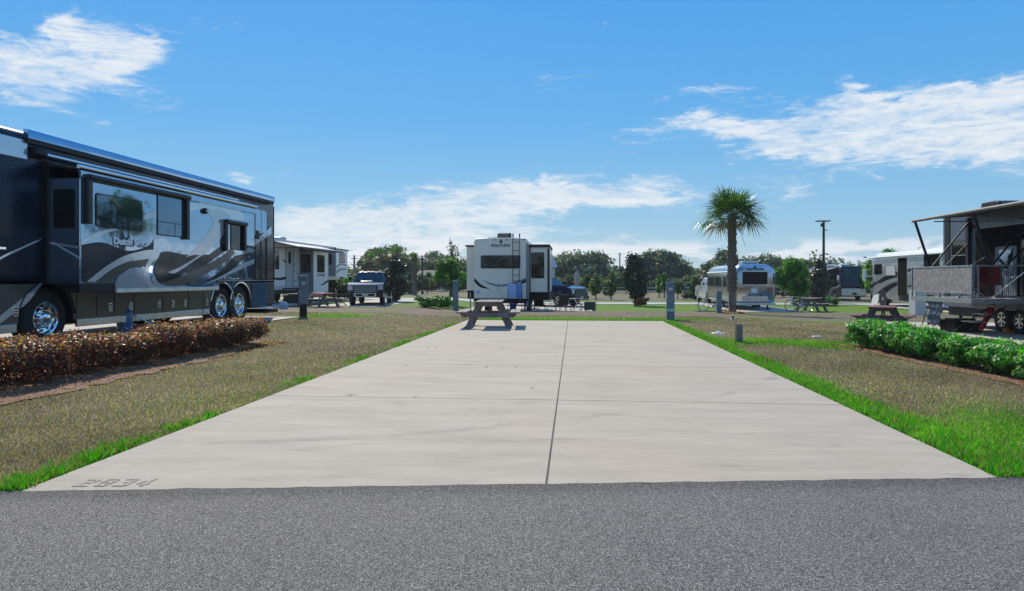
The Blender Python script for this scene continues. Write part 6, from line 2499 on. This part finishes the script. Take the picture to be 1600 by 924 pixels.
def towel(label, xc, w, L, m_, seed):
    random.seed(seed)
    t = thing('towel', label, 'towel', (x + xc * cs, y + xc * sn, zz + hz(444.5, 31.3) - zz + .02), YAW, 'blue towels on the rack')
    vs, fs = [], []
    nx, nz = 14, 12
    for s_ in (-1, 1):
        pass
    rows = []
    for j in range(nz):
        z = -L * j / (nz - 1)
        rows.append((-.02 - .012 * j * .4, z))
    path = [(r[0], r[1]) for r in rows[::-1]] + [(0, .01)] + [(-r[0], r[1] * .9) for r in rows]
    for j, (yy, z) in enumerate(path):
        for i in range(nx):
            f = i / (nx - 1) - .5
            vs.append((f * w * (1 - .08 * abs(z)), yy + .022 * math.sin(i * 1.5 + seed) * abs(z) * 2.2, z + .015 * math.sin(i * 2 + seed) * (abs(z) > L * .85)))
    for j in range(len(path) - 1):
        for i in range(nx - 1):
            fs.append((j * nx + i, j * nx + i + 1, (j + 1) * nx + i + 1, (j + 1) * nx + i))
    MB().add(vs, fs).build('cloth', m_, t, smooth=60)


towel('pale blue towel, left one on the rack behind the grey picnic table', -.17, .32, .62, M['bluec'], 1)
towel('darker blue towel, right one on the rack behind the grey picnic table', .19, .33, .66, M['bluec2'], 2)
# blue barrel below
xq, yq = at(801.5, 31.6)
o = thing('blue_bin', 'dark blue plastic bin standing below the towels behind the picnic table', 'bin', (xq, yq, float(g(xq, yq))))
MB().lathe([(.13, 0), (.16, .40), (.17, .42), (.17, .45), (.15, .46), (.01, .47)], 18).build('drum', mat('blue plastic', (.02, .05, .16), .4), o, smooth=40)

# camp chairs, table, cooler bag and low panels on the concrete right of the trailer
for i, (px_, d_, rz_, fm, lab) in enumerate((
        (848, 35.2, 2.5, 'black', 'black folding camp chair right behind the picnic table, nearest to the trailer'),
        (876, 35.6, -2.6, 'black', 'black folding camp chair between the grey recliner and the trailer'),
        (884, 37.6, 2.9, 'greyp', 'grey folding recliner beside the nose of the blue pickup'),
        (912, 37.5, 1.7, 'greenf', 'dark green folding chair at the right end of the camp furniture'))):
    X0, Y0 = at(px_, d_)
    folding_chair('folding_chair', lab, (X0, Y0, float(g(X0, Y0)) + .024), rz_, M[fm], 'camp chairs beside the cream fifth wheel')
X0, Y0 = at(901, 38)
o = thing('camp_table', 'round grey camp table in front of the blue pickup nose', 'table', (X0, Y0, float(g(X0, Y0)) + .024), .3)
MB().lathe([(.01, .70), (.40, .70), (.41, .715), (.40, .73), (.01, .735)], 24).build('table_top', M['lgrey'], o, smooth=35)
for k in range(4):
    a = PI / 4 + k * PI / 2
    MB().tube([(.34 * math.cos(a), .34 * math.sin(a), 0), (-.20 * math.cos(a), -.20 * math.sin(a), .70)], .014, 5).build('leg', M['alu'], o)
o = thing('pet_fence', 'low black wire pet fence along the edge of the concrete right of the trailer', 'fence', (*at(886, 34.2), float(g(*at(886, 34.2))) + .024), YAW)
for k in range(9):
    MB().cyl((-1.5 + k * .37, 0, 0), (-1.5 + k * .37, 0, .62 if k < 8 else .85), .012, None, 6).build('post', M['blackm'], o)
mb = MB()
for k in range(8):
    for z in (.06, .58):
        mb.cyl((-1.5 + k * .37, 0, z), (-1.5 + (k + 1) * .37, 0, z), .008, None, 4)
    for q in range(1, 6):
        mb.cyl((-1.5 + (k + q / 6) * .37, 0, .06), (-1.5 + (k + q / 6) * .37, 0, .58), .003, None, 3)
mb.build('wire_panel', M['blackm'], o)
X0, Y0 = at(927.5, 36)
o = thing('folded_screen', 'folded dark green fabric screen standing at the end of the wire fence', 'screen', (X0, Y0, float(g(X0, Y0)) + .02), .5)
MB().prism([(-.02, 0), (.10, 0), (.10, .50), (.03, .58), (-.02, .60)], 'x', -.05, .10).build('panel', M['greenf'], o, bevel=.02)
for s_ in (-.05, .1):
    MB().cyl((s_, .0, 0), (s_, .0, .62), .012, None, 6).build('post', M['blackm'], o)
X0, Y0 = at(920, 37.2)
o = thing('cooler_bag', 'dark green square cooler bag standing behind the wire fence', 'cooler', (X0, Y0, float(g(X0, Y0)) + .024), .1)
MB().box(-.24, .24, -.15, .15, .12, .52).build('case', M['greenf'], o, bevel=.03)
MB().box(-.25, .25, -.16, .16, .523, .56).build('lid', M['greenf'], o, bevel=.02)
for a in (-.2, .2):
    MB().box(a - .02, a + .02, -.1, .1, 0, .12).build('foot', M['blackm'], o)

# things by the left fifth wheel: griddle, chair, jug, kettle barbecue
x, y = at(457, 38.2)
zz = float(g(x, y))
o = thing('outdoor_griddle', 'black outdoor griddle with a flat lid standing beside the white fifth wheel', 'griddle', (x, y, zz), YAW)
MB().box(-.45, .45, -.28, .28, .78, .98).build('body', M['black'], o, bevel=.02)
MB().box(-.47, .47, -.30, .30, .985, 1.03).build('lid', M['blackm'], o, bevel=.015)
for (a, b) in ((-.4, -.24), (.4, -.24), (-.4, .24), (.4, .24)):
    MB().box(a - .025, a + .025, b - .025, b + .025, 0, .78).build('leg', M['blackm'], o)
MB().box(-.4, .4, -.22, .22, .2, .62).build('shelf_box', M['black'], o)
MB().cyl((-.3, -.33, .93), (.3, -.33, .93), .014, None, 8).build('handle', M['steel'], o)
x, y = at(443, 34.5)
o = thing('water_jug', 'pale blue water jug with a dark cap on the ground right of the motorhome grille', 'water jug', (x, y, float(g(x, y))), .2)
MB().loft([[(a * k, b * k, z) for a, b in ((-.2, -.14), (.2, -.14), (.2, .14), (-.2, .14))] for k, z in ((1, 0), (1, .22), (.75, .33), (.3, .40))]).build('body', mat('pale blue plastic', (.22, .33, .45), .35), o, bevel=.03)
MB().cyl((0, 0, .40), (0, 0, .46), .05, None, 10).build('cap', M['black'], o)
MB().tube([(-.1, 0, .34), (-.08, 0, .46), (.08, 0, .46), (.1, 0, .34)], .015, 5).build('handle', M['black'], o)
x, y = at(535, 38.5)
folding_chair('folding_chair', 'grey folding chair at the right end of the table with the red cloth', (x, y, float(g(x, y))), 2.0, M['greyp'])

# parasol folded, far behind the camp furniture
X0, Y0 = at(901.5, 64)
zz = float(g(X0, Y0))
o = thing('folded_parasol', 'folded beige parasol standing in front of the big oak, beyond the blue pickup', 'parasol', (X0, Y0, zz))
H_ = hz(423, 64) - zz
MB().lathe([(.04, 0), (.04, H_ * .3), (.26, H_ * .32), (.24, H_ * .6), (.30, H_ * .80), (.14, H_ * .93), (.02, H_)], 12).build('canopy', M['canvas'], o, smooth=50)
MB().cyl((0, 0, 0), (0, 0, .1), .35, .3, 16).build('base', M['steel'], o)

# ================================================================== trees and shrubs
random.seed(99)
x, y = at(679, 38.5)
shrub('round_bush', 'low dense bright green bush on the lawn left of the tall blue pedestal', x - .3, y, 1.5, 1.2, .62, 2600, .085, 'bright', waxy_m, low=.05)
x, y = at(692, 39.5)
shrub('round_bush', 'smaller green bush touching the low dense bush, nearer the leafy tree', x + .1, y, 1.1, 1.0, .62, 1800, .085, 'hedge', waxy_m, low=.05)
tree('leafy_tree', 'bright green young tree rising beside the cream fifth wheel, left side', 703, 44, 402, 54, pal='bright', n=7000, leaf=.10, crown_low=.30, clumps=22, seed=31)
tree('bare_tree', 'slim half bare tree top rising above the leafy tree left of the trailer', 706, 60, 372, 34, pal='oak', form='cone', n=520, leaf=.12, crown_low=.35, clumps=12, seed=37)
tree('magnolia_tree', 'dark magnolia tree with glossy leaves right behind the black pickup', 620, 46, 400, 42, pal='mag', form='cone', n=6500, leaf=.11, crown_low=.06, clumps=16, seed=41, m=waxy_m)
tree('magnolia_tree', 'dark upright magnolia tree standing alone right of the cream trailer, by the reddish bush', 993, 47, 392, 44, pal='mag', form='round', n=7000, leaf=.11, crown_low=.06, clumps=30, seed=43, m=waxy_m)
x, y = at(1003, 46.2)
shrub('round_bush', 'low reddish brown bush at the foot of the lone magnolia', x, y, 1.0, .9, .55, 1200, .08, 'copper', hedge_m, low=.05)
tree('leafy_tree', 'dense bright green tree right of the aluminium trailer', 1240, 49, 400, 62, pal='bright', n=9500, leaf=.11, crown_low=.08, clumps=30, seed=47)
tree('magnolia_tree', 'dark magnolia tree just left of the tall lamp post', 1281, 52, 404, 38, pal='mag', form='cone', n=5500, leaf=.12, crown_low=.10, clumps=16, seed=53, m=waxy_m)
x, y = at(1297, 47.5)
shrub('round_bush', 'small bright green bush right of the distant picnic table', x, y, 1.5, 1.1, .62, 1400, .09, 'bright', waxy_m, low=.05)
x, y = at(1254, 51)
shrub('round_bush', 'dark low bush under the dense bright green tree', x, y, 1.2, 1.0, .6, 900, .1, 'oak', leaf_m, low=.05)
tree('leafy_tree', 'green tree rising behind the grey swoosh motorhome', 1392, 66, 384, 92, pal='bright', n=7000, leaf=.17, crown_low=.15, clumps=26, seed=59)
tree('leafy_tree', 'green tree partly hidden by the left end of the swoosh motorhome', 1362, 72, 398, 30, pal='bright', n=2500, leaf=.17, crown_low=.05, clumps=12, seed=60)
# big oaks in the distance
OG = 'broad oaks beyond the campsite'
for (px_, d, tp2, w_, n_, seed, lab) in (
        (905, 120, 391, 96, 11000, 61, 'broad dark oak in the distance right of the cream trailer'),
        (1030, 118, 389, 82, 9500, 62, 'broad dark oak in the distance behind the lone magnolia'),
        (605, 110, 379, 86, 9500, 63, 'tall dark oak in the distance behind the black pickup'),
        (655, 135, 402, 60, 5000, 64, 'dark round distant tree between the slim palm and the magnolia'),
        (690, 128, 390, 84, 7000, 65, 'distant oak with a flat crown left of the cream trailer'),
        (745, 125, 393, 60, 4500, 66, 'distant oak mostly hidden behind the cream trailer'),
        (1135, 112, 388, 66, 6500, 67, 'distant oak rising behind the roof of the aluminium trailer, left of the palm trunk'),
        (1188, 118, 394, 84, 6500, 68, 'distant oak showing above the roof of the aluminium trailer, right of the palm trunk'),
        (1255, 110, 402, 80, 6000, 69, 'distant oak behind the dense bright green tree'),
        (1085, 150, 419, 60, 4000, 70, 'low distant tree left of the palm, under the clouds'),
        (960, 140, 412, 46, 3500, 71, 'low distant tree between the two big oaks'),
        (545, 120, 418, 60, 3500, 72, 'low distant tree right of the white fifth wheel'),
        (868, 130, 402, 60, 4000, 73, 'distant oak partly hidden by the cream trailer slide-out'),
        (1340, 120, 412, 60, 3500, 74, 'distant tree hidden behind the dark blue motorhome'),
):
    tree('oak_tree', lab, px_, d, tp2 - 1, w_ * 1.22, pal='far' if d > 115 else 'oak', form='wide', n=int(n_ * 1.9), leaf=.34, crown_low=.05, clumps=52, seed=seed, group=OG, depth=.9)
# continuous far woodland behind everything
mbw = []
cc, rr = [], []
random.seed(5)
for k in range(230):
    px_ = -500 + k * 11.5
    d = random.uniform(165, 200)
    X0, Y0 = at(px_, d)
    hh = random.uniform(1.6, 4.2)
    cc.append((X0, Y0, hh))
    rr.append((random.uniform(3, 6), random.uniform(3, 5), hh + .8))
for k in range(90):
    a = R(40 + k * 3.2)
    d = random.uniform(90, 130)
    cc.append((d * math.sin(a), d * math.cos(a), 2.6))
    rr.append((4.5, 4.5, random.uniform(4, 7)))
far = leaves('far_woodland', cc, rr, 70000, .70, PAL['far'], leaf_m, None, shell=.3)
struct(far, 'stuff')
# young trees on the far lawn
YG = 'young trees planted on the far lawn'
for (px_, d, tp2, w_, pal, seed, lab) in (
        (931, 62, 428, 26, 'young', 81, 'young spreading tree on the far lawn right of the folded parasol'),
        (917, 66, 427, 14, 'young', 82, 'slender young tree on the far lawn close to the folded parasol'),
        (955, 60, 424, 22, 'young', 83, 'young upright tree on the far lawn left of the lone magnolia'),
        (1038, 66, 424, 12, 'bright', 84, 'thin bright green sapling left of the numbered pedestal'),
        (1030, 68, 429, 12, 'bright', 85, 'small yellow green sapling nearest the lone magnolia'),
        (1059, 62, 436, 20, 'young', 86, 'young tree right behind the numbered pedestal'),
        (1087, 62, 430, 24, 'young', 87, 'young tree on the far lawn left of the aluminium trailer'),
        (668, 75, 424, 30, 'young', 88, 'pale young tree beside the thin distant lamp post'),
        (640, 70, 425, 22, 'young', 89, 'young tree between the magnolia and the slim palm'),
        (598, 62, 418, 26, 'bright', 90, 'bright green young tree above the roof of the black pickup'),
):
    tree('young_tree', lab, px_, d, tp2, w_, pal=pal, form='cone' if seed % 2 else 'round', n=1100, leaf=.13, crown_low=.22, clumps=16, seed=seed, group=YG)
# understorey shrubs in front of the distant oaks
UG = 'rough shrubs along the far edge of the lawn'
random.seed(77)
for k, (px_, d, w_, h_) in enumerate(((560, 88, 5, 2.6), (590, 84, 4, 2.2), (632, 90, 5, 2.4), (655, 86, 3.5, 1.8), (677, 88, 3.2, 2.2), (712, 84, 4.5, 2.6), (738, 88, 4, 2.6),
                                      (885, 95, 5, 2.6), (915, 98, 6, 2.2), (946, 94, 5, 2.4), (972, 92, 4, 2.8), (1012, 96, 5, 2.4), (1046, 90, 4, 2.0), (1078, 94, 5, 2.6),
                                      (1100, 88, 4, 2.8), (1216, 86, 4, 2.4), (1262, 84, 5, 2.8), (1310, 92, 5, 2.6), (1356, 90, 4, 2.8))):
    x, y = at(px_, d)
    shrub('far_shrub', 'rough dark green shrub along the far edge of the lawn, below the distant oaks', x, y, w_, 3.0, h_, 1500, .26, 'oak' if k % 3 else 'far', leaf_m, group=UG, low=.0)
# distant palms
for (px_, d, top, cr_, seed, lab) in ((578, 75, 407, 1.35, 91, 'distant palm left of the tall dark oak, behind the black pickup'), (592, 80, 400, 1.5, 92, 'distant palm in front of the tall dark oak'),
                                (619.5, 72, 398, 1.5, 93, 'distant palm rising above the magnolia by the pickup'), (647, 66, 403, .75, 94, 'slim distant palm with a tiny crown right of the magnolia')):
    X0, Y0 = at(px_, d)
    palm(lab, X0, Y0, hz(top, d) - float(g(X0, Y0)), cr_, 18, group='distant palms', seed=seed, nseg=14, trunk_r=.2)
# hedge by the fifth wheel and clipped far hedges
x, y = at(533, 52)
shrub('round_bush', 'tall dark green bush between the white fifth wheel and the black pickup', x, y, 2.4, 1.6, 1.55, 3500, .12, 'oak', leaf_m, low=.02)
x, y = at(549, 54)
shrub('round_bush', 'dark green bush directly left of the black pickup mirror', x, y, 1.8, 1.4, 1.6, 2800, .12, 'hedge', leaf_m, low=.02)
for px_, d, w_, lab in ((950, 70, 1.1, 'small dark clipped bush on the far lawn below the young upright tree'), (1085, 60, 2.2, 'low clipped dark hedge block on the far lawn left of the aluminium trailer'), (645, 68, 1.0, 'small clipped bush at the foot of the slim distant palm')):
    x, y = at(px_, d)
    shrub('round_bush', lab, x, y, w_, .9, .75, 900, .11, 'oak', leaf_m, low=.02)

# ================================================================== far buildings and fence
def house(label, px, d, w, dp, eave, ridge, wall, roof, wins=3, rz=0.0):
    X0, Y0 = at(px, d)
    z0 = float(g(X0, Y0))
    o = thing('house', label, 'house', (X0, Y0, z0), rz)
    MB().box(-w / 2, w / 2, 0, dp, -.1, eave).build('wall', wall, o)
    MB().prism([(-.3, eave + .002), (dp + .3, eave + .002), (dp / 2, ridge)], 'x', -w / 2 - .35, w / 2 + .35).build('roof', roof, o)
    for k in range(wins):
        cx = -w / 2 + w * (k + .5) / wins
        f = MB().box(cx - .45, cx + .45, -.03, .0, .9, 2.0).build('window', M['whitep'], o)
        MB().box(cx - .38, cx + .38, -.045, -.03, .97, 1.93).build('pane', M['glass'], f)
    MB().box(-w / 2 + .3, -w / 2 + 1.2, -.03, 0, 0, 2.05).build('door', M['greyp'], o)
    return o


house('low white building glimpsed behind the young tree and thin lamp post', 672, 100, 3.6, 5, 2.1, 2.9, M['house'], M['roofd'], 2)
house('low pale building behind the far trees left of the aluminium trailer', 1106, 135, 6, 6, 2.4, 3.3, M['house'], M['roofd'], 3)
house('low pale building beyond the big oak right of the trailer', 885, 150, 7, 6, 2.5, 3.6, M['house'], M['roofd'], 3)
X0, Y0 = at(857, 70)
z0 = float(g(X0, Y0))
o = thing('pavilion', 'small white pavilion with a steep pointed metal roof behind the cream trailer', 'pavilion', (X0, Y0, z0), YAW)
MB().box(-.62, .62, -.6, .6, 0, 2.55 - z0).build('wall', M['house'], o)
e_ = hz(418, 70) - z0
MB().loft([[(-.88, -.88, e_), (.88, -.88, e_), (.88, .88, e_), (-.88, .88, e_)], [(-.03, -.03, e_ + 2.2), (.03, -.03, e_ + 2.2), (.03, .03, e_ + 2.2), (-.03, .03, e_ + 2.2)]]).build('roof', M['roofm'], o)
# white rail fence far behind
o = thing('rail_fence', 'long pale rail fence across the far lawn behind the young trees', 'fence', (*at(1000, 80), float(g(*at(1000, 80)))), 0)
for k in range(30):
    x0 = -16 + k * 1.3
    MB().box(x0 - .05, x0 + .05, -.05, .05, 0, .95).build('post', M['steel'], o)
MB().box(-16, 21.7, -.02, .02, .80, .88).box(-16, 21.7, -.02, .02, .42, .50).build('rail', M['steel'], o)


# far parked cars
def far_car(label, px, d, paint, rz):
    X0, Y0 = at(px, d)
    o = thing('parked_car', label, 'car', (X0, Y0, float(g(X0, Y0))), rz)
    MB().prism([(-2.2, .35), (-2.25, .85), (-1.4, 1.0), (1.2, .98), (2.15, .8), (2.2, .35)], 'x', -.88, .88).build('body', paint, o, bevel=.08)
    MB().loft([[(-.8, -1.5, .98), (.8, -1.5, .98), (.8, 1.1, .96), (-.8, 1.1, .96)], [(-.62, -1.0, 1.48), (.62, -1.0, 1.48), (.62, .4, 1.48), (-.62, .4, 1.48)]]).build('cabin', M['glass'], o, bevel=.05)
    for s_ in (-1, 1):
        for yc in (-1.35, 1.35):
            wheel(o, (s_ * .78, yc, .33), .33, .2, .2, s_, 'spoke', rim_m=M['alu'])
    return o


far_car('dark blue parked car far behind the numbered pedestal, to its right', 1071, 92, M['bluep'], .3)
far_car('black parked car far behind the lone magnolia, to its right', 1021, 98, M['blkp'], 1.2)
far_car('white parked car far left of the leafy tree', 686, 92, M['whtp'], 1.4)

# thin summer haze: one closed box round the camera and everything built
hm = bpy.data.materials.new('thin haze')
hm.use_nodes = True
ht = NT(hm.node_tree)
for nd in list(ht.n):
    if nd.type != 'OUTPUT_MATERIAL':
        ht.n.remove(nd)
pv = ht.new('ShaderNodeVolumePrincipled')
pv.inputs['Color'].default_value = (.86, .92, 1.0, 1)
pv.inputs['Density'].default_value = 0.00030
pv.inputs['Anisotropy'].default_value = .2
ht.link(pv.outputs[0], [q for q in ht.n if q.type == 'OUTPUT_MATERIAL'][0].inputs['Volume'])
struct(MB().box(-1750, 1750, -1750, 1750, -3.0, 16.0).build('haze', hm), 'stuff')

# small weeds in the slab joints
random.seed(3)
wpx = [(548, 618), (650, 621), (668, 544), (681, 544), (783, 546), (760, 574), (831, 607), (806, 574), (975, 551), (636, 572)]
for i, (a, b) in enumerate(wpx):
    d = 1067 * (EYE - .016) / (b - 437)
    x, y = at(a, d)
    n = 26 if i == 0 else 7
    X = x + RNG.normal(0, .035 if i == 0 else .014, n)
    Y = y + RNG.normal(0, .008, n)
    co = []
    cols = pick_cols(n, [(.05, .10, .01), (.09, .13, .02), (.12, .10, .04)], .3)
    o = blades('weed', X, Y, RNG.uniform(.01, .028, n), np.full(n, .009), cols, grass_m, 1.0)
    o.data.transform(Matrix.Translation((0, 0, .016)))
    struct(o, 'stuff')
